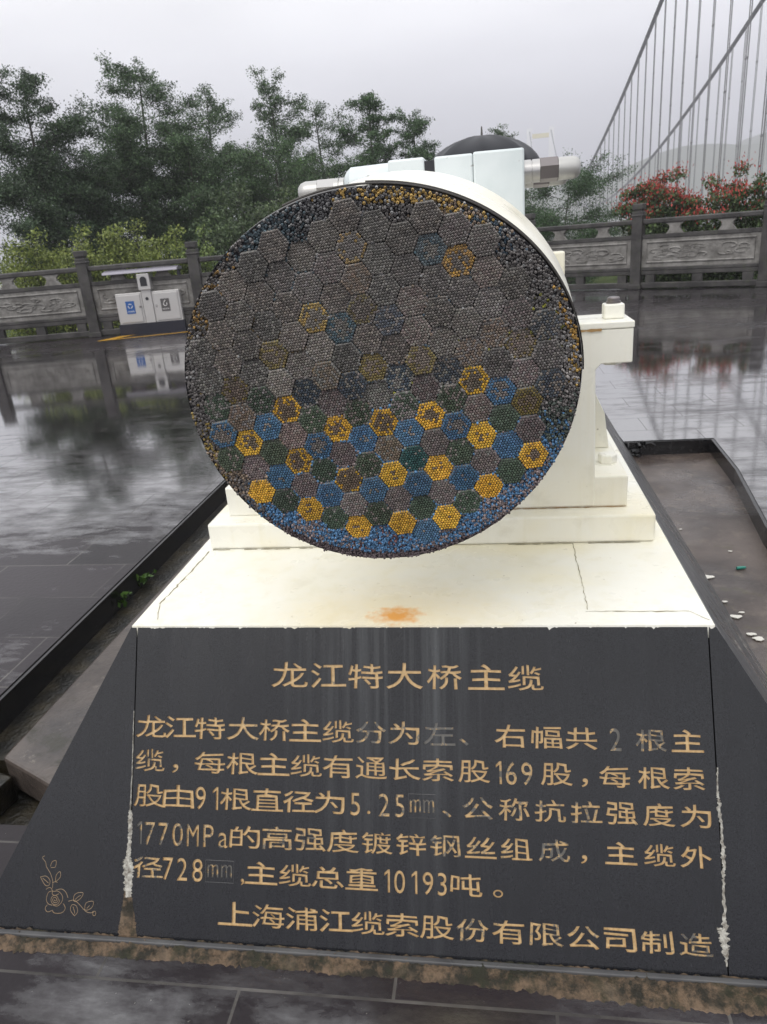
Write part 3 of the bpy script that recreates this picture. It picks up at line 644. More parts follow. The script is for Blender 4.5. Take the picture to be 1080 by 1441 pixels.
GRY, DRK, BRN = (.25, .235, .225), (.125, .116, .113), (.22, .17, .13)
# strand colours read off the photograph: lattice cell -> (paint, share of painted wires by ring from the middle out)
HEX = {}
def put(s, row):
    for it in s.split():
        i, k = it.split(':'); HEX[(int(i), row)] = k
put('-6:Y5 -5:G4 -4:Y4 -3:G4 -2:Y4', -5)
put('-7:G4 -6:M4 -5:B4 -4:M4 -3:B5 -2:M4 -1:G4 0:Y5 1:B5', -4)
put('-7:B2 -6:Y3 -5:G5 -4:Y2 -3:G4 -2:Y1 -1:B4 0:M4 1:G5 2:Y5', -3)
put('-7:G1 -6:N2 -5:B4 -4:M4 -3:B3 -2:M4 -1:G3 0:Y4 1:B5 2:M4 3:G4', -2)
put('-7:D1 -6:y1 -5:G3 -4:Y2 -3:G3 -2:Y3 -1:B4 0:N3 1:T4 2:Y4 3:B5 4:Y5', -1)
put('-7:D1 -6:D1 -5:D1 -4:K1 -3:b2 -2:M2 -1:G2 0:Y2 1:B4 2:M4 3:G4 4:M4 5:G5', 0)
put('-6:D1 -5:D1 -4:y2 -3:K2 -2:N1 -1:b2 0:K3 1:G1 2:Y3 3:B3 4:Y4 5:B5 6:Y6', 1)
put('-6:D1 -5:D1 -4:D1 -3:K1 -2:K2 -1:D1 0:y3 1:b1 2:M2 3:G2 4:M2 5:G5 6:M3', 2)
put('-5:K1 -4:D1 -3:D1 -2:e2 -1:r2 0:D1 1:D1 2:y2 3:b1 4:Y2 5:B3 6:y3', 3)
put('-4:D1 -3:D1 -2:K1 -1:D1 0:y1 1:b2 2:M1 3:K2 4:N1 5:D1 6:M2 7:b2', 4)
put('-3:D1 -2:K1 -1:M1 0:N1 1:D1 2:M1 3:D1 4:K2 5:N1 6:y1 7:D1', 5)
put('-1:K3 0:e1 1:K1 2:D1 3:D1 4:D1 5:K1 6:M1 7:b1', 6)
put('0:D1 1:D1 2:D1 3:r3 4:Y2 5:M1 6:D1', 7)
put('3:D1 4:M1 5:M2', 8)
PAINT = {'Y': YEL, 'y': OLV, 'e': (.46, .30, .07), 'B': BLU, 'b': (.075, .095, .125), 'r': (.07, .14, .19), 'G': GRN, 'T': (.035, .095, .095), 'M': MAU, 'N': BRN, 'K': GRY, 'D': DRK}
NS = 7
TH = np.arange(NS)*2*np.pi/NS
def wires(uv, rad, h, core, rim, tilt):
    """wire ends as small cupped caps with a rim and a short side; returns verts, quad faces, colours"""
    n = len(uv); prof = [(.30, -.00055), (.66, -.0001), (.98, -.0008), (1.0, -.008)]
    V = np.zeros((n, NS*4, 3)); C = np.zeros((n, NS*4, 3)); ph = rng.uniform(0, 6, n)
    for k, (rr_, dz) in enumerate(prof):
        du = rad[:, None]*rr_*np.cos(TH+ph[:, None]); dv = rad[:, None]*rr_*np.sin(TH+ph[:, None])
        hh = h[:, None]+dz+tilt[:, :1]*du+tilt[:, 1:]*dv
        V[:, k*NS:(k+1)*NS] = RC+(uv[:, :1]+du)[..., None]*EX+(uv[:, 1:2]+dv)[..., None]*EZ+hh[..., None]*EN
        C[:, k*NS:(k+1)*NS] = (core if k < 1 else rim)[:, None, :]
    q = []
    for k in range(3): q += [(k*NS+i, (k+1)*NS+i, (k+1)*NS+(i+1) % NS, k*NS+(i+1) % NS) for i in range(NS)]
    q = np.array(q); caps = np.array([(0, 1, 2, 3), (0, 3, 4, 5), (0, 5, 6, 6)])[:, :]
    caps = np.array([(0, 1, 2, 3), (0, 3, 4, 6), (4, 5, 6, 4)]) if False else np.array([(0, 1, 2, 3), (3, 4, 5, 6), (0, 3, 6, 0)])
    return V, C, q
def wire_mesh(name, sets, parent, prisms=()):
    vs = []; fs = []; cs = []; off = 0
    for V, C, q in sets:
        n, k, _ = V.shape; vs.append(V.reshape(-1, 3)); cs.append(C.reshape(-1, 3))
        fs.append((np.arange(n)[:, None, None]*k+q[None]).reshape(-1, 4)+off)
        # the middle of each cap: two quads and a triangle written as a fan of quads round vertex 0
        cap = np.array([(0, 1, 2, 3), (0, 3, 4, 5)]); fs.append((np.arange(n)[:, None, None]*k+cap[None]).reshape(-1, 4)+off)
        off += n*k
    for pv, pf, pc in prisms:
        vs.append(pv); cs.append(pc); fs.append(np.asarray(pf)+off); off += len(pv)
    return np_mesh(name, np.concatenate(vs), np.concatenate(fs), np.concatenate(cs), 'wire', parent)
QR = [(q, r) for q in range(-5, 6) for r in range(-5, 6) if abs(q+r) <= 5]
K_ = math.sqrt(3)*9.66
frac = np.array([((2*q+r)/K_, (q+2*r)/K_) for q, r in QR]); wring = np.array([max(abs(q), abs(r), abs(q+r)) for q, r in QR])
HC = np.array([((2*q+r)/K_, (q+2*r)/K_) for q, r in ((5.38, 0), (0, 5.38), (-5.38, 5.38), (-5.38, 0), (0, -5.38), (5.38, -5.38))])
hexes = []
for (i, j), code in HEX.items():
    c = lat([(i, j)])[0]; hexes.append((np.hypot(*c), i, j, code))
def upper(c):                                # worn and dirty towards the top, where the weather reaches
    return np.clip((c[1]+.03)/.30, 0, 1)
def strand(i, j, code):
    c = lat([(i, j)])[0]; k, lv = code[0], int(code[1]); p = np.array(PAINT[k])
    s_ = .985; uv = lat(np.array([(i, j)])+frac*s_); ang = rng.normal(0, R(1.2)); d = uv-c; uv = c+np.c_[d[:, 0]*math.cos(ang)-d[:, 1]*math.sin(ang), d[:, 0]*math.sin(ang)+d[:, 1]*math.cos(ang)]
    uv += rng.normal(0, .00012, uv.shape)
    n = len(uv); up = upper(c)
    base = rng.normal(0, .0017); tl = rng.normal(0, .022, 2)
    h = base+(uv-c)@tl+rng.normal(0, .00035, n)
    prob = {1: [.03, .03, .06, .12, .28, .55], 2: [.06, .10, .16, .28, .55, .92], 3: [.12, .15, .25, .55, .95, 1], 4: [.55, .65, .85, .97, 1, 1], 5: [.82, .88, 1, 1, 1, 1], 6: [0, 0, .35, 1, 1, 1]}[lv]
    if k in 'GMKDNbT': prob = [min(1, .45+.11*lv)]*6
    painted = rng.random(n) < np.array(prob)[wring]
    worn = np.array(BRN if k in 'Yye' else GRY)*.95*(1-up)+np.array((.23, .212, .20))*up
    rim = np.where(painted[:, None], p, worn)*rng.uniform(.72, 1.28, (n, 1))
    rim *= rng.uniform(.96, 1.04, (n, 3))
    hole = np.array((.028, .025, .024))
    darkc = (rng.random(n) < (.15+.80*up))
    core = np.where(darkc[:, None], hole, rim*.92)
    rim *= rng.uniform(.62, 1.15)*(1-.20*up)*np.array([(1.08, .99, .90), (1.0, .97, .96), (.97, 1.0, .95), (1.04, 1.0, .92)][rng.integers(4)])
    if up > .25: rim = rim*(1-.25*up)+np.array((.42, .40, .38))*.25*up*rng.uniform(.5, 1.5, (n, 1))
    tilt = rng.normal(0, .06, (n, 2))
    W_ = wires(uv, np.full(n, .00236)*rng.uniform(.94, 1.05, n), h, core, rim, tilt)
    # sleeve: the dull zinc sides of the bundle
    hc = lat(np.array([(i, j)])+HC*.992); top_ = base-.0024+(hc-c)@tl; a = face3(hc, top_); b_ = face3(hc, np.full(6, -.03)); a2 = face3(c+(hc-c)*.5, base-.0026+(c+(hc-c)*.5-c)@tl)
    pv = np.r_[a, b_, a2]; pf = [(x, 6+x, 6+(x+1) % 6, (x+1) % 6) for x in range(6)]+[(x, (x+1) % 6, 12+(x+1) % 6, 12+x) for x in range(6)]+[(12, 13, 14, 15), (12, 15, 16, 17)]
    pc = np.r_[np.tile((.19, .19, .18), (12, 1)), np.tile((.03, .028, .028), (6, 1))]
    pc[:6] = (.12, .12, .115)
    return W_, (pv, np.array(pf), pc)
hexes.sort(key=lambda t_: t_[0])
built = [(strand(i, j, code), (i, j)) for _, i, j, code in hexes]
for (W_, pr), _ in built[:100]: wire_mesh('wire_strand', [W_], cab, [pr])
rest = wire_mesh('wire_strands', [b_[0][0] for b_ in built[100:]], cab, [b_[0][1] for b_ in built[100:]]); rest['kind'] = 'stuff'
# loose wires between the bundles and the rim
def loose():
    pts = []
    inv = {(i, j) for _, i, j, _ in hexes}
    cells = np.array([lat([(i, j)])[0] for _, i, j, _ in hexes])
    p_ = .00485; ii, jj = np.meshgrid(np.arange(-90, 91), np.arange(-90, 91)); U = np.c_[(ii+.5*jj).ravel()*p_, (jj*.866).ravel()*p_]
    a_ = .6; U = np.c_[U[:, 0]*math.cos(a_)-U[:, 1]*math.sin(a_), U[:, 0]*math.sin(a_)+U[:, 1]*math.cos(a_)]
    U += rng.normal(0, .0008, U.shape); ang = np.arctan2(U[:, 1], U[:, 0]); rr_ = np.hypot(*U.T); U = U[rr_ < ring_r(ang)-.0022]
    # drop those inside a bundle's hexagon
    keep = np.ones(len(U), bool)
    for _, i, j, _ in hexes:
        c = lat([(i, j)])[0]; hc = lat(np.array([(i, j)])+HC*.97)
        near = np.hypot(*(U-c).T) < .034
        if not near.any(): continue
        ins = np.ones(near.sum(), bool); sgn = None
        for k in range(6):
            a, b_ = hc[k], hc[(k+1) % 6]; cr = (b_[0]-a[0])*(U[near, 1]-a[1])-(b_[1]-a[1])*(U[near, 0]-a[0]); cc = (b_[0]-a[0])*(c[1]-a[1])-(b_[1]-a[1])*(c[0]-a[0])
            ins &= (cr*np.sign(cc) > 0)
        keep[np.where(near)[0][ins]] = False
    U = U[keep]; n = len(U); ang = np.degrees(np.arctan2(U[:, 1], U[:, 0])) % 360; rr_ = np.hypot(*U.T)
    rim = np.zeros((n, 3)); jit = rng.normal(0, 5, n); A = (ang+jit) % 360
    # sectors of the outer wires (degrees anticlockwise from the right), as seen in the photograph
    sect = [(0, 14, GRY), (14, 40, DRK), (40, 52, DRK), (52, 58, (.06, .09, .12)), (58, 70, BRN), (70, 92, DRK), (92, 112, (.085, .085, .09)), (112, 128, (.06, .085, .10)), (128, 140, DRK), (140, 153, (.12, .085, .04)), (153, 180, DRK), (180, 198, DRK), (198, 209, BRN), (209, 219, DRK), (219, 233, BLU), (233, 242, MAU), (242, 252, BLU), (252, 256, MAU), (256, 264, BLU), (264, 267, (.14, .07, .07)), (267, 275, BLU), (275, 279, MAU), (279, 287, BLU), (287, 292, MAU), (292, 303, BLU), (303, 312, MAU), (312, 321, BLU), (321, 331, MAU), (331, 342, BLU), (342, 352, (.07, .085, .075)), (352, 360, DRK)]
    for a, b_, c in sect:
        s_ = (A >= a) & (A < b_); rim[s_] = c
    yl = lambda s_, pr: s_ & (rng.random(n) < pr)
    rim[yl((A > 62) & (A < 93) & (rr_ > .338), .75)] = (.36, .24, .075)
    rim[yl((A > 8) & (A < 24) & (rr_ > .345), .65)] = (.32, .19, .05)
    rim[yl((A > -1) & (A < 14) & (rr_ > .335), .25)] = (.32, .21, .06)
    rim[yl((A > 140) & (A < 153) & (rr_ > .33), .5)] = (.30, .18, .06)
    rim[yl((A > 183) & (A < 201) & (rr_ > .335), .45)] = (.26, .19, .06)
    rim[yl((A > 21) & (A < 27) & (rr_ < .34), .4)] = (.22, .22, .04)
    rim[(rr_ > .352) & (A > 225) & (A < 335)] = (.12, .095, .10)
    up = np.clip((U[:, 1]+.05)/.3, 0, 1)
    rim *= rng.uniform(.75, 1.75, (n, 1))
    white = yl(up > .35, .10); rim[white] = rng.uniform(.22, .40, (white.sum(), 1))
    core = np.where((rng.random(n) < .35+.4*up)[:, None], np.array((.028, .026, .026)), rim*.8)
    h = rng.normal(-.002, .0016, n)-.003*(rr_ > .352); tilt = rng.normal(0, .13, (n, 2))
    W_ = wires(U, np.full(n, .0027)*rng.uniform(.70, .99, n), h, core, rim, tilt)
    o = wire_mesh('loose_wires', [W_], cab); o['kind'] = 'stuff'; return o
loose()
# dark bed behind the wires, wrapped edge, cream sheath
def cable_body():
    n = 120; a = np.linspace(0, 2*np.pi, n, endpoint=False)
    e0 = np.c_[ring_r(a)*np.cos(a), ring_r(a)*np.sin(a)]
    m_ = MB(); P = face3(e0*.998, np.full(n, -.0085)); m_.add([tuple(p) for p in P], [tuple(range(n))]); m_.build('core', 'gap_black', cab)
    # ragged stub of outer wires standing out of the sheath
    A0 = face3(e0*.994, np.full(n, -.006)+rng.normal(0, .0012, n)); A1 = face3(e0*.996, np.full(n, -.03))
    MB().add([tuple(p) for p in np.r_[A0, A1]], [(i, (i+1) % n, n+(i+1) % n, n+i) for i in range(n)]).build('outer_wrap', 'dark_steel', cab, smooth=True)
    rings = []
    lip = (.968+.038*np.clip(np.cos(a-R(40))*3-1.2, 0, 1))[:, None]; r0 = face3(e0*lip, np.full(n, -.020)); r1 = face3(e0*(lip+.004), np.full(n, -.0215))
    def circ(y, r_, cx=CX, cz=CZ): return np.c_[cx+r_*np.cos(a), np.full(n, y), cz+r_*np.sin(a)]
    c1 = circ(.08, CR); mid = r1*.45+c1*.55; mid2 = r1*.15+c1*.85
    seq = [r0, r1, mid, mid2, c1, circ(.30, CR), circ(.9, CR), circ(2.2, CR), circ(2.2, CR-.02)]
    V = np.concatenate(seq); F = [(k*n+i, k*n+(i+1) % n, (k+1)*n+(i+1) % n, (k+1)*n+i) for k in range(len(seq)-1) for i in range(n)]
    F.append(tuple((len(seq)-1)*n+i for i in range(n-1, -1, -1)))
    MB().add([tuple(p) for p in V], F).build('sheath', 'white', cab, smooth=True, sharp=50)
    # two thin bands of bare steel at the lip, upper right only where the cream paint has gone
    for s0, s1, o1, o2, w in ((.12, .62, 1.006, -.013, .0018), (.02, .50, 1.011, -.019, .0015)):
        t_ = np.linspace(s0*np.pi, s1*np.pi, 50); e = np.c_[ring_r(t_)*np.cos(t_), ring_r(t_)*np.sin(t_)]*o1
        MB().tube([tuple(p) for p in face3(e, np.full(50, o2))], w, 6).build('band', 'dark_steel', cab, smooth=True)
    MB().box(.352, .392, .47, .51, 1.365, 1.423).build('lug', 'white', cab, bevel=.004)
cable_body()

# ------------------------------------------------------------------ cable clamp
clm = empty('cable_clamp', (CX, .45, 1.64), 'pale blue steel clamp with horizontal bolts across the top of the cable', 'clamp')
def hub(x0, x1, zt_, y0=.45, y1=.95, name='clamp_block', taper=False):
    def zc(x): return CZ+math.sqrt(max(CR**2-(x-CX)**2, 0))-.004
    n = 10; xs = [x0+(x1-x0)*k/n for k in range(n+1)]
    poly = [(x, y0, zc(x)) for x in xs]+[(x1, y0, zt_[1]), (x0, y0, zt_[0])]
    return MB().prism(poly, (0, y1-y0, 0)).build(name, 'clamp', clm, bevel=.005)
hub(-.028, .060, (1.661, 1.661)); hub(.084, .1755, (1.659, 1.659))
hub(.176, .295, (1.661, 1.660), y0=.446)
MB().box(.060, .084, .455, .94, 1.60, 1.652).build('gap_shade_fill', 'gap_black', clm)  # black filler added for the shade in the open gap between the blocks
for yy in (.50, .80):                          # left boss: a rounded barrel
    MB().lathe((-.149, yy+.03, 1.616), (1, 0, 0), [(0, .024), (.008, .036), (.018, .044), (.121, .046)], 28).build('boss', 'clamp', clm, smooth=True)
def bolt(yy, z):
    b0 = MB().lathe((-.17, yy, z), (1, 0, 0), [(0, .016), (.50, .016)], 14).build('bolt', 'steel', clm, smooth=True)
    MB().lathe((.295, yy, z), (1, 0, 0), [(0, .0265), (.0185, .0265), (.019, .024), (.0215, .024), (.022, .0265), (.040, .0265)], 28).build('washer', 'steel', b0, smooth=True)
    MB().lathe((.335, yy, z), (1, 0, 0), [(0, .0275), (.002, .0285), (.042, .0285), (.044, .0275)], 6).build('nut', 'steel_dark', b0)
    MB().lathe((.379, yy, z), (1, 0, 0), [(0, .026), (.036, .026), (.046, .0225), (.052, .015), (.054, .004)], 24).build('cap', 'capwhite', b0, smooth=True)
    MB().lathe((-.150, yy, z), (-1, 0, 0), [(0, .0265), (.012, .0265), (.0125, .024), (.014, .024), (.0145, .0265), (.026, .0265)], 28).build('washer', 'capwhite', b0, smooth=True)
    MB().lathe((-.176, yy, z), (-1, 0, 0), [(0, .0275), (.044, .0275)], 6).build('nut', 'steel', b0)
    MB().lathe((-.220, yy, z), (-1, 0, 0), [(0, .026), (.032, .026), (.044, .022), (.051, .014), (.054, .004)], 24).build('cap', 'capwhite', b0, smooth=True)
bolt(.53, 1.612); bolt(.83, 1.612)

# ------------------------------------------------------------------ balustrades
def balustrade(name, pts, label, spacing_posts):
    base = Vector((*pts[0], 0)); e = empty(name, base, label, 'balustrade', 'stone balustrades round the plaza')
    for a, b_ in zip(pts[:-1], pts[1:]):
        A, B = Vector((*a, 0)), Vector((*b_, 0)); d = (B-A).normalized(); L = (B-A).length; s_ = Vector((-d.y, d.x, 0))
        Mx = Matrix(((d.x, s_.x, 0, A.x), (d.y, s_.y, 0, A.y), (0, 0, 1, 0), (0, 0, 0, 1)))
        m_ = MB(); h = .105
        m_.box(-h, h, -h, h, 0, 1.50, Mx); m_.box(-h-.012, h+.012, -h-.012, h+.012, 1.40, 1.44, Mx); m_.box(-h+.02, h-.02, -h+.02, h-.02, 1.50, 1.53, Mx); m_.box(-h, h, -h, h, 1.53, 1.64, Mx); m_.box(-h-.02, h+.02, -h-.02, h+.02, 0, .10, Mx)
        m_.build('post', 'stone', e, bevel=.012)
        MB().box(h, L-h, -.07, .07, 1.25, 1.345, Mx).build('handrail', 'stone', e, bevel=.02)
        m_ = MB(); m_.box(h, L-h, -.055, .055, .98, 1.05, Mx); m_.box(h, L-h, -.05, .05, .80+.18, .90+.075, Mx); m_.build('middle_rail', 'stone', e, bevel=.012)
        for fx in (.30, .70):
            m_ = MB(); w_ = .13
            poly = [Mx @ Vector((L*fx+x, -.04, z)) for x, z in ((-.16, 1.05), (.16, 1.05), (.10, 1.13), (.10, 1.19), (.18, 1.25), (-.18, 1.25), (-.10, 1.19), (-.10, 1.13))]
            m_.prism(poly, tuple(s_*.08)); m_.build('vase_block', 'panel', e)
        # carved panel: frame with a relief of scrolls
        pn = MB(); pn.box(h, L-h, -.035, .035, .43, .98, Mx); pno = pn.build('panel', 'panel', e)
        fr = MB(); q = [(h+.10, .52), (L-h-.10, .52), (L-h-.10, .90), (h+.10, .90), (h+.10, .52)]
        fr.tube([Mx @ Vector((x, -.036, z)) for x, z in q], .022, 6)
        for k in range(26):
            x = random.uniform(h+.25, L-h-.25); z = random.uniform(.60, .80); r_ = random.uniform(.05, .11); a0 = random.uniform(0, 6)
            fr.tube([Mx @ Vector((x+r_*1.9*math.cos(a0+t_)*(1-t_/9), -.036, z+r_*.62*math.sin(a0+t_)*(1-t_/9))) for t_ in np.linspace(0, 4.4, 9).tolist()], .017, 5)
        fr.build('relief', 'panel', pno, smooth=True)
        m_ = MB(); m_.box(h, L-h, -.06, .06, .36, .43, Mx); m_.box(h, L-h, -.05, .05, .28, .36, Mx); m_.box(h, L-h, -.055, .055, .02, .13, Mx); m_.build('bottom_rail', 'stone', e, bevel=.012)
        for fx in (.12, .5, .88): MB().box(L*fx-.09, L*fx+.09, -.05, .05, .13, .28, Mx).build('foot', 'stone', e)
    return e
def chain(p, q, n): return [tuple(np.array(p)+(np.array(q)-np.array(p))*k/n) for k in range(n+1)]
dl = np.array([.986, .164]); pA = np.array([-7.68, 12.72])
left_pts = [tuple(pA+dl*(2.17*k)) for k in range(-3, 3)]+[(-1.25, 14.9), (.75, 16.35)]
balustrade('stone_balustrade', left_pts, 'dark weathered stone balustrade behind the twin litter bin, left of the cable', 2.2)
pC = np.array([3.16, 14.93]); dr = np.array([2.10, -1.19])
right_pts = [tuple(pC+dr*k) for k in (-1, 0, 1, 2, 3)]
balustrade('stone_balustrade', right_pts, 'dark stone balustrade with carved panels below the red leaved bushes', 2.4)

# ------------------------------------------------------------------ litter bin and yellow line
def litter_bin():
    o = np.array([-7.12, 12.62]); d = np.array([.986, .164]); s_ = np.array([-.164, .986])
    Mx = Matrix(((d[0], s_[0], 0, o[0]), (d[1], s_[1], 0, o[1]), (0, 0, 1, 0), (0, 0, 0, 1)))
    e = empty('litter_bin', (o[0], o[1], 0), 'twin metal litter bin with blue and grey stickers under a small canopy', 'litter bin')
    MB().box(.0, 1.30, .0, .38, 0, .20, Mx).build('plinth', 'bin_dark', e)
    for x in (-.03, 1.27): MB().box(x, x+.06, .16, .22, 0, 1.16, Mx).build('post', 'bin_dark', e)
    MB().prism([Mx @ Vector(p) for p in ((-.13, -.04, 1.155), (-.13, .42, 1.155), (-.13, .40, 1.20), (-.13, .19, 1.235), (-.13, -.02, 1.20))], tuple(Vector((d[0], d[1], 0))*1.46)).build('canopy', 'bin_roof', e, bevel=.008)
    MB().box(.02, 1.28, .20, .23, .80, .98, Mx).build('back_board', 'bin_dark', e)
    for k, (x0, x1, st, word) in enumerate(((.02, .54, 'blue', '可回收物'), (.74, 1.28, 'greyst', '其他垃圾'))):
        bx = MB(); bx.box(x0, x1, .03, .36, .20, .79, Mx); bo = bx.build('box', 'bin_white', e, bevel=.01)
        dr_ = MB(); dr_.box(x0+.04, x1-.04, .012, .03, .235, .755, Mx); do = dr_.build('door', 'bin_white', e, bevel=.006)
        cx_ = x0+.27 if k == 0 else x1-.30
        MB().box(cx_-.085, cx_+.085, .006, .012, .40, .64, Mx).build('sticker', st, do)
        pr = MB()
        if k == 0:
            for a in (90, 210, 330):
                ca = [Vector((cx_+.042*math.cos(R(a+t_)), .004, .545+.042*math.sin(R(a+t_)))) for t_ in (-45, 0, 40)]
                pr.tube([Mx @ p for p in ca], .007, 5)
        else:
            pr.tube([Mx @ Vector((cx_+.034*math.cos(t_), .004, .535+.034*math.sin(t_))) for t_ in np.linspace(2.4, 7.0, 12).tolist()], .007, 5); pr.tube([Mx @ Vector((cx_-.02, .004, .57)), Mx @ Vector((cx_+.01, .004, .61))], .008, 5)
        pr.build('emblem', 'print', do)
        t_ = bpy.data.curves.new('words', 'FONT'); t_.body = word; t_.size = .034; t_.align_x = 'CENTER'
        to = bpy.data.objects.new('tmp', t_); COL.objects.link(to); dg = bpy.context.evaluated_depsgraph_get(); dg.update(); me = bpy.data.meshes.new_from_object(to.evaluated_get(dg)); bpy.data.objects.remove(to)
        T_ = Mx @ Matrix(((1, 0, 0, cx_), (0, 0, -1, .0045), (0, 1, 0, .43), (0, 0, 0, 1))); T_ = Matrix.Translation(-Vector((o[0], o[1], 0))) @ T_
        me.transform(T_); me.materials.clear(); me.materials.append(MT['print']); wo = bpy.data.objects.new('sticker_words', me); link(wo, do)
        MB().lathe(Mx @ Vector((x1-.055 if k == 0 else x0+.055, .012, .52)), tuple(-Vector((s_[0], s_[1], 0))), [(0, .022), (.02, .02)], 12).build('lock', 'steel_dark' if k == 0 else 'steel', do)
    cc = MB(); cc.box(.545, .735, .02, .34, .20, 1.0, Mx); cc.box(.52, .76, -.02, .30, .83, 1.13, Mx); co_ = cc.build('middle_column', 'bin_white', e, bevel=.008)
    pts = [(.575, .90), (.705, .90), (.705, 1.02)]+[(.64+.065*math.cos(a), 1.02+.06*math.sin(a)) for a in np.linspace(0, math.pi, 8)[1:]]
    MB().prism([Mx @ Vector((x, -.024, z)) for x, z in pts], tuple(Vector((s_[0], s_[1], 0))*.01)).build('ash_opening', 'gap_black', co_)
    MB().lathe(Mx @ Vector((.64, .018, .66)), tuple(-Vector((s_[0], s_[1], 0))), [(0, .032), (.004, .032)], 16).build('key_hole', 'gap_black', co_)
litter_bin()
m = MB()
a = on_z((138, 480), .004); b_ = on_z((300, 463), .004); c = on_z((158, 472), .004)
d1 = Vector(b_-a).normalized(); s1 = Vector((-d1.y, d1.x, 0))
m.quad(a-np.array(s1)*.05, b_-np.array(s1)*.05, b_+np.array(s1)*.05, a+np.array(s1)*.05)
d2 = Vector((.30, .954, 0)).normalized()
m.quad(Vector(a)-d1*.02-Vector((0, 0, -.002)), Vector(a)+d1*.28-Vector((0, 0, -.002)), Vector(a)+d1*.28+d2*.62+Vector((0, 0, .002)), Vector(a)-d1*.02+d2*.62+Vector((0, 0, .002)))
structure(m.build('yellow_line', 'yellow'))

# ------------------------------------------------------------------ umbrella and the person below it
def umbrella_and_person():
    top_ = at(678, 181, 7.6); gx, gy = top_[0], top_[1]; zt_ = top_[2]
    e = empty('umbrella', (gx, gy, zt_-.75), 'black dome umbrella open above the clamp, its steel tip pointing up', 'umbrella')
    n = 8; rad = .545; vs = []; fs = []; rows = 9; seg = n*6
    for r_ in range(rows+1):
        q = r_/rows
        for k in range(seg):
            a_ = 2*math.pi*k/seg; w_ = abs(math.sin(n*a_/2)); rr_ = rad*math.sin(q*1.45)/math.sin(1.45)*(1-.10*w_*q)
            z = zt_-.055-(.30*(1-math.cos(q*1.45))/(1-math.cos(1.45)))-.022*w_*math.sin(q*math.pi)+.02*w_*q*q
            vs.append((gx+rr_*math.cos(a_), gy+rr_*math.sin(a_), z))
    fs = [(r_*seg+k, (r_+1)*seg+k, (r_+1)*seg+(k+1) % seg, r_*seg+(k+1) % seg) for r_ in range(rows) for k in range(seg)]
    c_ = MB().add(vs, fs).build('canopy', 'umbrella', e, smooth=True, sharp=60); sd = c_.modifiers.new('thickness', 'SOLIDIFY'); sd.thickness = .002
    rb = MB()
    for k in range(n):
        a_ = 2*math.pi*k/n; rb.tube([(gx+.99*rad*math.sin(q*1.45)/math.sin(1.45)*math.cos(a_), gy+.99*rad*math.sin(q*1.45)/math.sin(1.45)*math.sin(a_), zt_-.062-.30*(1-math.cos(q*1.45))/(1-math.cos(1.45))) for q in np.linspace(.05, 1, 7).tolist()], .003, 5)
    rb.build('ribs', 'dark_steel', e)
    MB().lathe((gx, gy, zt_-.07), (0, 0, 1), [(0, .014), (.02, .010), (.085, .006), (.09, .003)], 10).build('ferrule', 'dark_steel', e, smooth=True)
    MB().lathe((gx, gy, zt_-.95), (0, 0, 1), [(0, .013), (.10, .013), (.102, .005), (.86, .005)], 10).build('shaft', 'dark_steel', e, smooth=True)
    # person: one skinned body, facing away, right hand round the shaft
    hz = zt_-.90; px, py = gx-.13, gy+.10
    V = [(0, 0, .93), (0, 0, 1.12), (0, .01, 1.36), (0, .0, 1.47), (0, .02, 1.53), (0, .03, 1.62), (0, .02, 1.70),
         (.17, 0, 1.40), (.24, -.03, 1.15), (gx-px-.03, -.09, hz-.02), (gx-px-.012, -.10, hz+.02), (-.17, 0, 1.40), (-.22, .0, 1.13), (-.22, .06, .90), (-.22, .08, .82),
         (.09, 0, .88), (.10, .02, .48), (.10, -.02, .09), (.10, .12, .04), (-.09, 0, .88), (-.10, .0, .48), (-.10, -.03, .09), (-.10, .11, .04)]
    E_ = [(0, 1), (1, 2), (2, 3), (3, 4), (4, 5), (5, 6), (2, 7), (7, 8), (8, 9), (9, 10), (2, 11), (11, 12), (12, 13), (13, 14), (0, 15), (15, 16), (16, 17), (17, 18), (0, 19), (19, 20), (20, 21), (21, 22)]
    rad_ = [.15, .145, .16, .075, .065, .095, .075, .07, .05, .033, .03, .07, .05, .036, .03, .095, .062, .045, .035, .095, .062, .045, .035]
    for hand, sgn in ((10, 1), (14, -1)):
        hp = Vector(V[hand])
        for f_ in range(5):
            k = len(V)
            if sgn > 0:
                c0 = Vector((gx-px, gy-py, 0)); zz = hp.z+.03-.018*f_
                p1 = hp+Vector((.0, -.02, .03-.018*f_)); p2 = Vector((c0.x+.02, c0.y-.022, zz)); p3 = Vector((c0.x+.024, c0.y+.014, zz))
            else:
                p1 = hp+Vector((-.0, .02-.012*f_, -.04)); p2 = p1+Vector((.005, 0, -.03)); p3 = p2+Vector((.012, 0, -.022+.003*abs(f_-2)))
            V += [tuple(p1), tuple(p2), tuple(p3)]; E_ += [(hand, k), (k, k+1), (k+1, k+2)]; rad_ += [.011, .009, .008]
    me = bpy.data.meshes.new('person'); me.from_pydata(V, E_, []); p = bpy.data.objects.new('person', me); p.location = (px, py, 0); link(p)
    sk = p.modifiers.new('skin', 'SKIN'); sk.use_smooth_shade = True
    for i, sv in enumerate(me.skin_vertices[0].data): sv.radius = (rad_[i], rad_[i]); sv.use_root = (i == 0)
    sb = p.modifiers.new('subdivision', 'SUBSURF'); sb.levels = 1; sb.render_levels = 2
    me.materials.append(MT['jacket']); tag(p, 'person in dark jacket standing behind the cable, holding up the black umbrella', 'person')
    MB().lathe((px, py+.025, 1.60), (0, -.1, 1), [(0, .098), (.06, .108), (.12, .09), (.15, .05), (.158, .01)], 18).build('hair', 'hair', p, smooth=True)
    leg = MB()
    for sx_ in (-.10, .10): leg.lathe((px+sx_, py, .10), (0, 0, 1), [(0, .062), (.38, .082), (.74, .118)], 14)
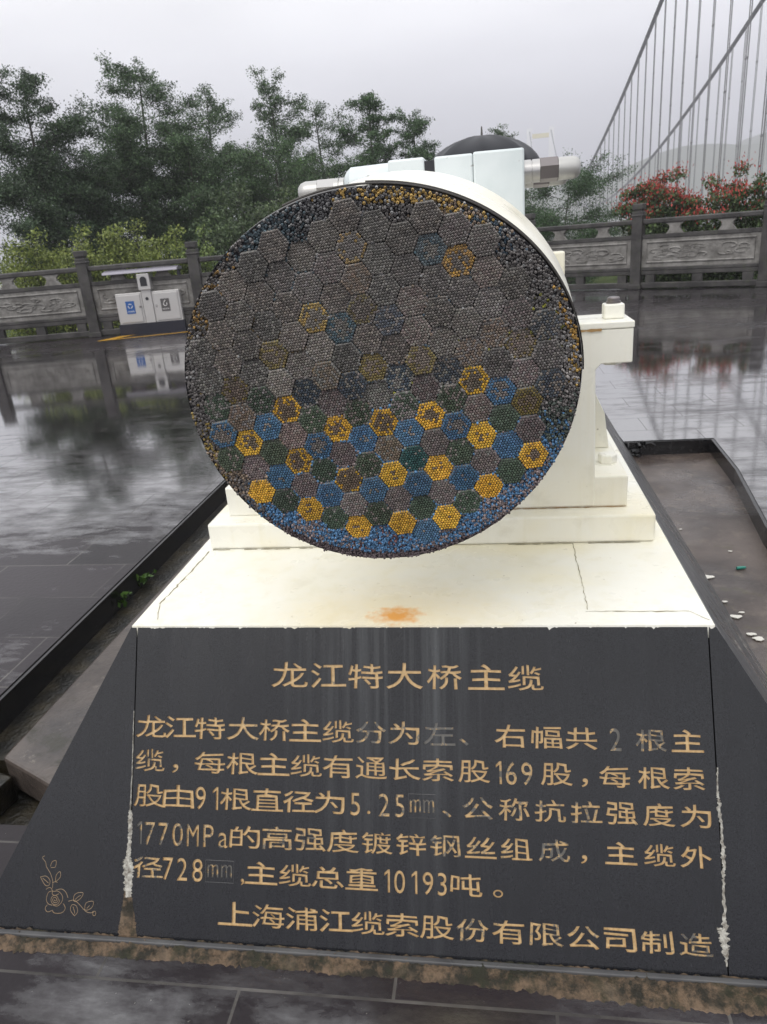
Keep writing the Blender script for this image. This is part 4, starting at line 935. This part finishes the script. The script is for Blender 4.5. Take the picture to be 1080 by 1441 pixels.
    leg.build('trousers', 'trousers', p, smooth=True)
umbrella_and_person()

# ------------------------------------------------------------------ plants
def leaf_mesh(name, P, size, cols, parent, aspect=.55, m_='leaf', updir=None):
    n = len(P); nrm = rng.normal(0, 1, (n, 3)); nrm[:, 2] += .55; nrm /= np.linalg.norm(nrm, axis=1)[:, None]
    t_ = np.cross(nrm, rng.normal(0, 1, (n, 3))) if updir is None else updir+rng.normal(0, .35, (n, 3)); t_ /= np.linalg.norm(t_, axis=1)[:, None]; b = np.cross(nrm, t_)
    b /= np.linalg.norm(b, axis=1)[:, None]
    s_ = size[:, None]; V = np.stack([P-t_*s_*.5, P+b*s_*aspect*.5+t_*s_*.05, P+t_*s_*.5, P-b*s_*aspect*.5+t_*s_*.05], 1)
    return np_mesh(name, V.reshape(-1, 3), np.arange(n*4).reshape(n, 4), np.repeat(cols, 4, 0), m_, parent)
def pal(n, dark, light, k=1.6):
    t_ = rng.random(n)[:, None]**k; c = np.array(dark)*(1-t_)+np.array(light)*t_
    return c*rng.uniform(.8, 1.2, (n, 1))
def tree(px, top_px, dist, half_px, label, n=7000, base_z=-1.6, shape='spire', dark=(.020, .032, .020), light=(.060, .085, .045), leaf=.13, lean=0., name='broadleaf_tree', low=.18, gap=1.0):
    dist += 6; n = int(n*1.9); leaf *= .88
    T_ = [float(x) for x in at(px, top_px, dist)]; H = T_[2]-base_z; half = half_px/FPX*dist*1.08
    e = empty(name, (T_[0], T_[1], base_z), label, 'tree', 'trees beyond the balustrade')
    x0, y0 = T_[0]-lean, T_[1]
    m_ = MB(); tr = [(x0+lean*q+.12*math.sin(q*5+px), y0+.12*math.cos(q*4+px), base_z-.3+(H+.1)*q) for q in np.linspace(0, .97, 12).tolist()]
    m_.tube(tr, [max(.012, .013*H*(1-q)**.8+.008) for q in np.linspace(0, .97, 12).tolist()], 7)
    TW = []; nl = int(42*gap) if shape == 'spire' else 42
    for k in range(nl):
        q = low+(.97-low)*((k+random.uniform(.1, .9))/nl)**.9; az = k*2.4+random.uniform(-.7, .7)
        if shape == 'spire': ln = half*(1.22*(1-q)**.5+.13)*random.uniform(.50, 1.30)
        elif shape == 'round': ln = half*math.sqrt(max(.05, 1-((q-.55)/.55)**2))*random.uniform(.6, 1.15)
        else: ln = half*(.50+.5*math.sin(min(1, q*1.1)*math.pi))*random.uniform(.5, 1.2)
        b0 = Vector((x0+lean*q+.12*math.sin(q*5+px), y0+.12*math.cos(q*4+px), base_z-.3+(H+.1)*q)); el = random.uniform(.0, .65)
        d_ = Vector((math.cos(az)*math.cos(el), math.sin(az)*math.cos(el), math.sin(el))); sag = random.uniform(-.18, .16)*ln
        at_s = lambda s_: b0+d_*(ln*s_)+Vector((0, 0, sag*s_*s_))
        m_.tube([at_s(s_) for s_ in np.linspace(0, 1, 5).tolist()], [max(.007, .009*H*(1-q)*.35*(1-s_)+.007) for s_ in np.linspace(0, 1, 5).tolist()], 5)
        for c_ in range(max(7, int(ln*8))):
            s_ = random.uniform(.18, 1.0)**.8; p = at_s(s_); tl = (.16+.34*ln*(1.1-.6*s_))*random.uniform(.5, 1.2)
            td = (d_*.7+Vector((random.gauss(0, .65), random.gauss(0, .65), random.gauss(.10, .34)))).normalized(); TW.append((p, td, tl))
            if tl > .3: m_.tube([p, p+td*tl*.5, p+td*tl], [.008, .006, .003], 4)
    for c_ in range(9): TW.append((Vector(T_)-Vector((random.gauss(0, .05), 0, .25+.12*c_)), Vector((random.gauss(0, .5), random.gauss(0, .5), .7)).normalized(), .22+.05*c_))
    m_.build('trunk', 'bark', e, smooth=True)
    ws = np.array([w[2] for w in TW]); cnt = np.maximum(5, ws/ws.sum()*n*3.0*random.uniform(.9, 1.1)*np.array([random.uniform(.35, 1.6) for _ in TW])).astype(int); P = []; sh = []
    for (p, td, tl), k in zip(TW, cnt):
        u_ = rng.random((k, 1))**.8; P.append(np.array(p)+np.array(td)*tl*u_*1.1+rng.normal(0, 1, (k, 3))*np.array([1, 1, .62])*(.06+.22*tl)*(1.15-.6*u_)); sh.append(np.full(k, rng.uniform(.65, 1.35)))
    P = np.concatenate(P); sh = np.concatenate(sh)[:, None]; cols = pal(len(P), dark, light)*sh*np.array([1.55, 1.74, 1.24])
    leaf_mesh('crown', P, rng.uniform(.55, 1.3, len(P))*leaf*.60, cols, e)
    return e
GD, GLt = (.024, .038, .027), (.078, .110, .068)
tree(32, 96, 20, 92, 'big dark broadleaf tree at the left edge of the photo', n=21000, shape='open', leaf=.13, low=.06, dark=(.020, .030, .024), light=(.06, .082, .058))
tree(190, 80, 24, 88, 'tallest spreading tree left of the cable, above the litter bin', n=15000, leaf=.14, shape='open', dark=GD, light=GLt, low=.22)
tree(290, 118, 26, 62, 'slim pointed tree just right of the tallest tree', n=7000, leaf=.14, dark=GD, light=GLt)
tree(375, 110, 27, 66, 'airy tree with layered branches above the rounded pale bush', shape='open', n=8500, leaf=.15, dark=GD, light=GLt)
tree(445, 140, 29, 58, 'loose crowned tree whose top leans beside a gap of sky left of the clamp', n=5600, leaf=.15, dark=GD, light=GLt, lean=.3)
tree(522, 126, 25, 50, 'upright dense tree directly behind the clamp', n=8000, leaf=.14, dark=GD, light=(.072, .11, .064), shape='open', low=.2)
tree(585, 152, 26, 48, 'lower bushy tree with rounded top close left of the umbrella', n=6000, leaf=.14, dark=GD, light=(.072, .11, .064), shape='open', low=.2)
tree(705, 172, 36, 28, 'small distant treetop showing just above the umbrella on its right', n=2600, leaf=.16, dark=(.03, .045, .03), light=(.06, .09, .05))
tree(60, 205, 21, 70, 'broad dark tree below and right of the big left tree', n=11000, leaf=.13, dark=(.020, .032, .024), light=(.055, .08, .052), shape='round', low=.02)
tree(320, 200, 24, 62, 'mid height tree between the slim pointed tree and the airy tree', n=8000, leaf=.13, dark=GD, light=GLt, shape='round', low=.02)
tree(195, 215, 23, 74, 'round tree hiding the trunk of the tallest tree', n=10000, leaf=.13, dark=GD, light=GLt, shape='round', low=.02)
tree(255, 190, 22, 70, 'dense mid height tree filling the space between the taller crowns at left', n=9000, leaf=.13, dark=GD, light=GLt, shape='round', low=.05)
tree(130, 215, 22, 70, 'bushy dark tree between the big left tree and the tallest tree', n=9000, leaf=.13, dark=(.022, .034, .025), light=(.064, .09, .058), shape='round', low=.05)
tree(390, 205, 23, 62, 'mid height round tree under the airy tree, left of the cable rim', n=7000, leaf=.13, dark=GD, light=(.085, .125, .07), shape='round', low=.05)
tree(465, 215, 25, 60, 'low round tree behind the rounded bolt cap at left of the clamp', n=7000, leaf=.13, dark=GD, light=(.085, .125, .07), shape='round', low=.05)
tree(800, 243, 23, 78, 'dark round tree right of the clamp bolts, below the distant tower', n=11000, leaf=.12, dark=(.024, .042, .027), light=(.06, .092, .054), shape='round', low=.02)
tree(700, 262, 26, 80, 'dark round tree mostly hidden behind the clamp and cable', n=5000, leaf=.14, dark=(.024, .042, .027), light=(.06, .092, .054), shape='round', low=.02)
def bush(px, top_px, dist, half_px, label, cat='bush', name='bush', n=3500, base_z=-.9, dark=(.05, .075, .018), light=(.15, .19, .05), leaf=.085, tips=None, group='shrubs along the balustrade', upright=False):
    dist += 3.6 if px < 700 else 1.2
    T_ = [float(x) for x in at(px, top_px, dist)]; H = T_[2]-base_z; half = half_px/FPX*dist
    e = empty(name, (T_[0], T_[1], base_z), label, cat, group); m_ = MB(); C_ = []
    for k in range(16):
        az = k*2.4; q = random.uniform(.35, 1.0); rr_ = half*math.sqrt(random.random())*.9
        hh = H*(.62+.38*math.sqrt(max(0, 1-(rr_/half)**2)))*random.uniform(.82, 1.0) if k else H
        tip = Vector((T_[0]+rr_*math.cos(az), T_[1]+rr_*.8*math.sin(az), base_z+hh)); b0 = Vector((T_[0]+.25*rr_*math.cos(az), T_[1]+.25*rr_*math.sin(az), base_z-.1))
        pts = [b0.lerp(tip, s_)+Vector((0, 0, .06*math.sin(s_*3))) for s_ in np.linspace(0, 1, 5).tolist()]; m_.tube(pts, [.022, .018, .014, .009, .005], 5)
        for s_ in (.25, .42, .58, .72, .86, .97): C_.append((b0.lerp(tip, s_), .30*half*(1.15-.55*s_)+.06))
    m_.build('stem', 'bark', e, smooth=True); P = []; sh = []
    for c_, r_ in C_:
        k = n//len(C_); g = rng.normal(0, 1, (k, 3)); g /= np.linalg.norm(g, axis=1)[:, None]; P.append(np.array(c_)+g*r_*rng.random((k, 1))**.45*np.array([1.1, 1.1, .8])); sh.append(np.full(k, rng.uniform(.75, 1.25)))
    P = np.concatenate(P); P[:, 2] = np.maximum(P[:, 2], base_z); sh = np.concatenate(sh)[:, None]
    cols = pal(len(P), dark, light, 1.3)*sh
    leaf_mesh('foliage', P, rng.uniform(.6, 1.3, len(P))*leaf, cols*(1.22 if px < 300 else 1.0), e)
    if tips is not None:
        Q = []
        tips_c = [c_ for c_, r_ in C_[5::6] if c_.z > base_z+.62*H]
        for c_ in tips_c:
            k = tips[1]; Q.append(np.array(c_)+rng.normal(0, 1, (k*4, 3))*np.array([.12, .12, .085])+np.array([0, 0, .07]))
        Q = np.concatenate(Q); up_ = np.tile([0, 0, 1.0], (len(Q), 1))
        leaf_mesh('young_foliage', Q, rng.uniform(.7, 1.4, len(Q))*leaf*.72, pal(len(Q), *tips[0], 1.0)*rng.uniform(.6, 1.2, (len(Q), 1)), e, aspect=.45, updir=up_)
    return e
for px, ty, di, hp, lab in ((20, 328, 16.5, 55, 'yellow green shrub behind the balustrade at the far left'), (85, 322, 16.2, 48, 'yellow green shrub behind the post left of the litter bin'), (150, 314, 16.0, 50, 'tallest yellow green shrub, right above the litter bin'), (215, 322, 16.2, 44, 'olive green shrub above the right half of the litter bin')):
    bush(px, ty, di, hp, lab, dark=(.085, .115, .030), light=(.27, .31, .085), n=9000, leaf=.075)
bush(262, 322, 16.4, 36, 'small darker green shrub at the foot of the rounded pale bush', dark=(.06, .09, .028), light=(.17, .22, .065), n=5500, leaf=.075)
bush(325, 258, 18.5, 66, 'large rounded mid green bush left of the cable rim', dark=(.045, .07, .035), light=(.13, .18, .085), n=9000, leaf=.095)
bush(385, 262, 19.0, 46, 'rounded mid green bush partly behind the upper left cable rim', dark=(.05, .075, .035), light=(.14, .19, .08), n=6000, leaf=.095)
RED = ((.34, .035, .035), (.58, .10, .08))
for px, ty, di, hp, lab, k in ((905, 248, 17.5, 34, 'red tipped photinia bush nearest the leaning cable end, above the first railing post', 12), (948, 240, 17.0, 40, 'broad photinia bush with a thick cap of red shoots, middle of the group', 22), (1010, 234, 16.5, 40, 'tallest photinia bush with red shoots standing up, right of the middle one', 16), (1062, 246, 16.6, 34, 'darker photinia bush with few red tips at the right frame edge', 4)):
    bush(px, ty, di, hp, lab, name='photinia_bush', dark=(.034, .058, .024), light=(.11, .16, .06), n=11000, leaf=.075, tips=(RED, k), group='red leaved bushes behind the right balustrade')
def weed(p, label, s_):
    e = empty('weed', tuple(p), label, 'weed', 'weeds in the gutter'); n = 16; P = np.array(p)+np.c_[rng.normal(0, .02*s_, (n, 2)), rng.uniform(.01, .055, n)*s_]
    m_ = MB()
    for q in P[:8]: m_.tube([tuple(p), tuple((np.array(p)+q)/2+np.array([0, 0, .006])), tuple(q)], .0012, 4)
    m_.build('stem', 'leaf', e); bpy.data.objects[e.children[0].name].data.color_attributes.new('Col', 'FLOAT_COLOR', 'POINT').data.foreach_set('color', np.tile((.05, .1, .02, 1), (len(e.children[0].data.vertices), 1)).astype('f').ravel())
    leaf_mesh('leaves', P, rng.uniform(.03, .055, n)*s_, pal(n, (.05, .11, .02), (.12, .22, .05)), e, aspect=.6)
weed(on_z((172, 850), -.10)+np.array([.012, 0, 0]), 'lower of two small green weeds in the dark gutter', .95); weed(on_z((201, 821), -.10)+np.array([.012, 0, 0]), 'upper, paler weed in the gutter nearer the cable', 1.0)

# ------------------------------------------------------------------ scraps in the right recess
m = MB()
for px, py, s_ in ((998, 812, .030), (1035, 868, .026), (1058, 893, .022), (1068, 899, .026), (1020, 847, .012), (1028, 776, .010), (1044, 862, .012), (958, 745, .008), (1010, 872, .007)):
    p = on_z((px, py), -.097); n = 9; s_ *= .72; pts = [(p[0]+s_*random.uniform(.5, 1.2)*math.cos(k*2*math.pi/n)*1.5, p[1]+s_*random.uniform(.4, 1.0)*math.sin(k*2*math.pi/n), p[2]) for k in range(n)]; m.prism(pts, (0, 0, .003))
o = m.build('paint_flakes', 'flake'); o['kind'] = 'stuff'
p = on_z((1043, 799), -.092); m = MB(); m.tube([(p[0]-.02, p[1]-.004, p[2]), (p[0]+.004, p[1]+.001, p[2]), (p[0]+.022, p[1]+.004, p[2])], [.0075, .0075, .005], 10)
tag(m.build('plastic_tube', 'tube', smooth=True), 'small teal plastic tube lying on the muddy floor right of the pedestal', 'litter')
p = on_z((893, 632), -.05); m = MB()
for k in range(14):
    q = p+np.array([random.gauss(0, .035), random.gauss(0, .02), random.uniform(-.05, .05)]); d = np.array([random.gauss(0, .04), random.gauss(0, .02), random.gauss(0, .03)]); m.tube([tuple(q), tuple(q+d*.6+np.array([0, 0, .012])), tuple(q+d*1.3)], [.018, .014, .004], 6)
tag(m.build('crumpled_scrap', 'kerb', smooth=True), 'black crumpled scrap at the kerb corner against the pedestal', 'scrap')

# ------------------------------------------------------------------ suspension bridge
def bridge():
    dd = ray((700, 314)); dv = Vector((dd[0], dd[1], 0)).normalized(); nv = Vector((dv.y, -dv.x, 0)); o = Vector((CAM[0], CAM[1], 0))
    Lp = [(928.7, 3.5), (914.6, 45.7), (898.8, 81), (884.7, 116), (872.4, 144), (858.3, 176), (844.3, 207.6), (826.7, 242.8)]
    Rp = [(1073, 3.5), (1037.8, 59.8), (1016.7, 84.4), (988.5, 126.7), (967.4, 158.3), (946.3, 183), (921.7, 214.6), (897, 242.8), (869, 271)]
    S_ = []; Z_ = []
    OL, OR = 44.0, 71.0
    for pts, off in ((Lp, OL), (Rp, OR)):
        for q in pts:
            v = ray(q); t_ = off/(v @ np.array(nv)); P = CAM+t_*v; S_.append((P-CAM) @ np.array(dv)); Z_.append(P[2])
    cf = np.polyfit(S_, Z_, 2); smin = -cf[1]/(2*cf[0]); zmin = np.polyval(cf, smin); ST = 1080.0
    ZTOW = 1.5+.1026*ST
    def zc(s): return float(np.polyval(cf, s)) if s < smin else zmin+(ZTOW-4-zmin)*((s-smin)/(ST-smin))**2
    e = empty('suspension_bridge', tuple(o+dv*400+nv*57), 'grey suspension bridge with two sagging cables and a pale tower in the fog', 'bridge')
    zd = zmin-9
    for off in (OL, OR):
        ss = np.linspace(95, ST, 70); MB().tube([tuple(o+dv*s+nv*off+Vector((0, 0, zc(s)))) for s in ss], .58, 8).build('main_cable', 'cable', e, smooth=True)
        MB().tube([tuple(o+dv*s+nv*(off+.5)+Vector((0, 0, zc(s)+1.1))) for s in np.linspace(95, 600, 50).tolist()], .035, 5).build('hand_rope', 'cable', e)
    ss = []; s = 120.
    while s < 700 and len(ss) < 46: ss.append(s); s += 12.4
    for off in (OL, OR):
        for s in ss:
            m_ = MB()
            for k in (-1, 1): m_.tube([tuple(o+dv*(s+k*.55)+nv*off+Vector((0, 0, zc(s)-.2))), tuple(o+dv*(s+k*.55)+nv*off+Vector((0, 0, zd)))], .105, 5)
            m_.lathe(tuple(o+dv*(s-.9)+nv*off+Vector((0, 0, zc(s)))), tuple(dv), [(0, .55), (1.8, .55)], 8)
            zz = zc(s)-14
            while zz > zd+6: m_.box(-.10, .10, -.75, .75, zz-.15, zz+.15, Matrix(((nv.x, dv.x, 0, (o+dv*s+nv*off).x), (nv.y, dv.y, 0, (o+dv*s+nv*off).y), (0, 0, 1, 0), (0, 0, 0, 1)))); zz -= 17
            m_.build('hanger', 'hanger', e)
    Mx = Matrix(((nv.x, dv.x, 0, o.x), (nv.y, dv.y, 0, o.y), (0, 0, 1, 0), (0, 0, 0, 1)))
    MB().box(OL-2.5, OR+2.5, 60, ST+200, zd-3, zd, Mx).build('deck', 'deck', e)
    m_ = MB()
    for a in (.0406, .0406+.026): 
        x = a*ST; m_.prism([Mx @ Vector(p) for p in ((x-4.2, ST, -40), (x+4.2, ST, -40), (x+3.4, ST, ZTOW), (x-3.4, ST, ZTOW))], tuple(dv*6))
    m_.box(.0406*ST, .0666*ST, ST+1, ST+5, zd-8, zd-3, Mx); to = m_.build('tower', 'tower', e)
    MB().box(.0406*ST+2.3, .0666*ST-2.3, ST+.5, ST+5.5, ZTOW-12, ZTOW-7, Mx).build('crossbeam', 'tower_yellow', to)
bridge()

# ------------------------------------------------------------------ haze
def haze():
    o = MB().box(-695, 695, -48, 1495, -110, 175).build('haze', 'gap_black'); o['kind'] = 'stuff'
    hm = bpy.data.materials.new('thin_fog'); hm.use_nodes = True; nt = hm.node_tree; nt.nodes.clear()
    pv = nt.nodes.new('ShaderNodeVolumePrincipled'); pv.inputs['Color'].default_value = (.79, .785, .85, 1); pv.inputs['Density'].default_value = .0010; pv.inputs['Anisotropy'].default_value = .0
    ou = nt.nodes.new('ShaderNodeOutputMaterial'); nt.links.new(pv.outputs[0], ou.inputs['Volume'])
    o.data.materials.clear(); o.data.materials.append(hm); o.display_type = 'WIRE'
haze()
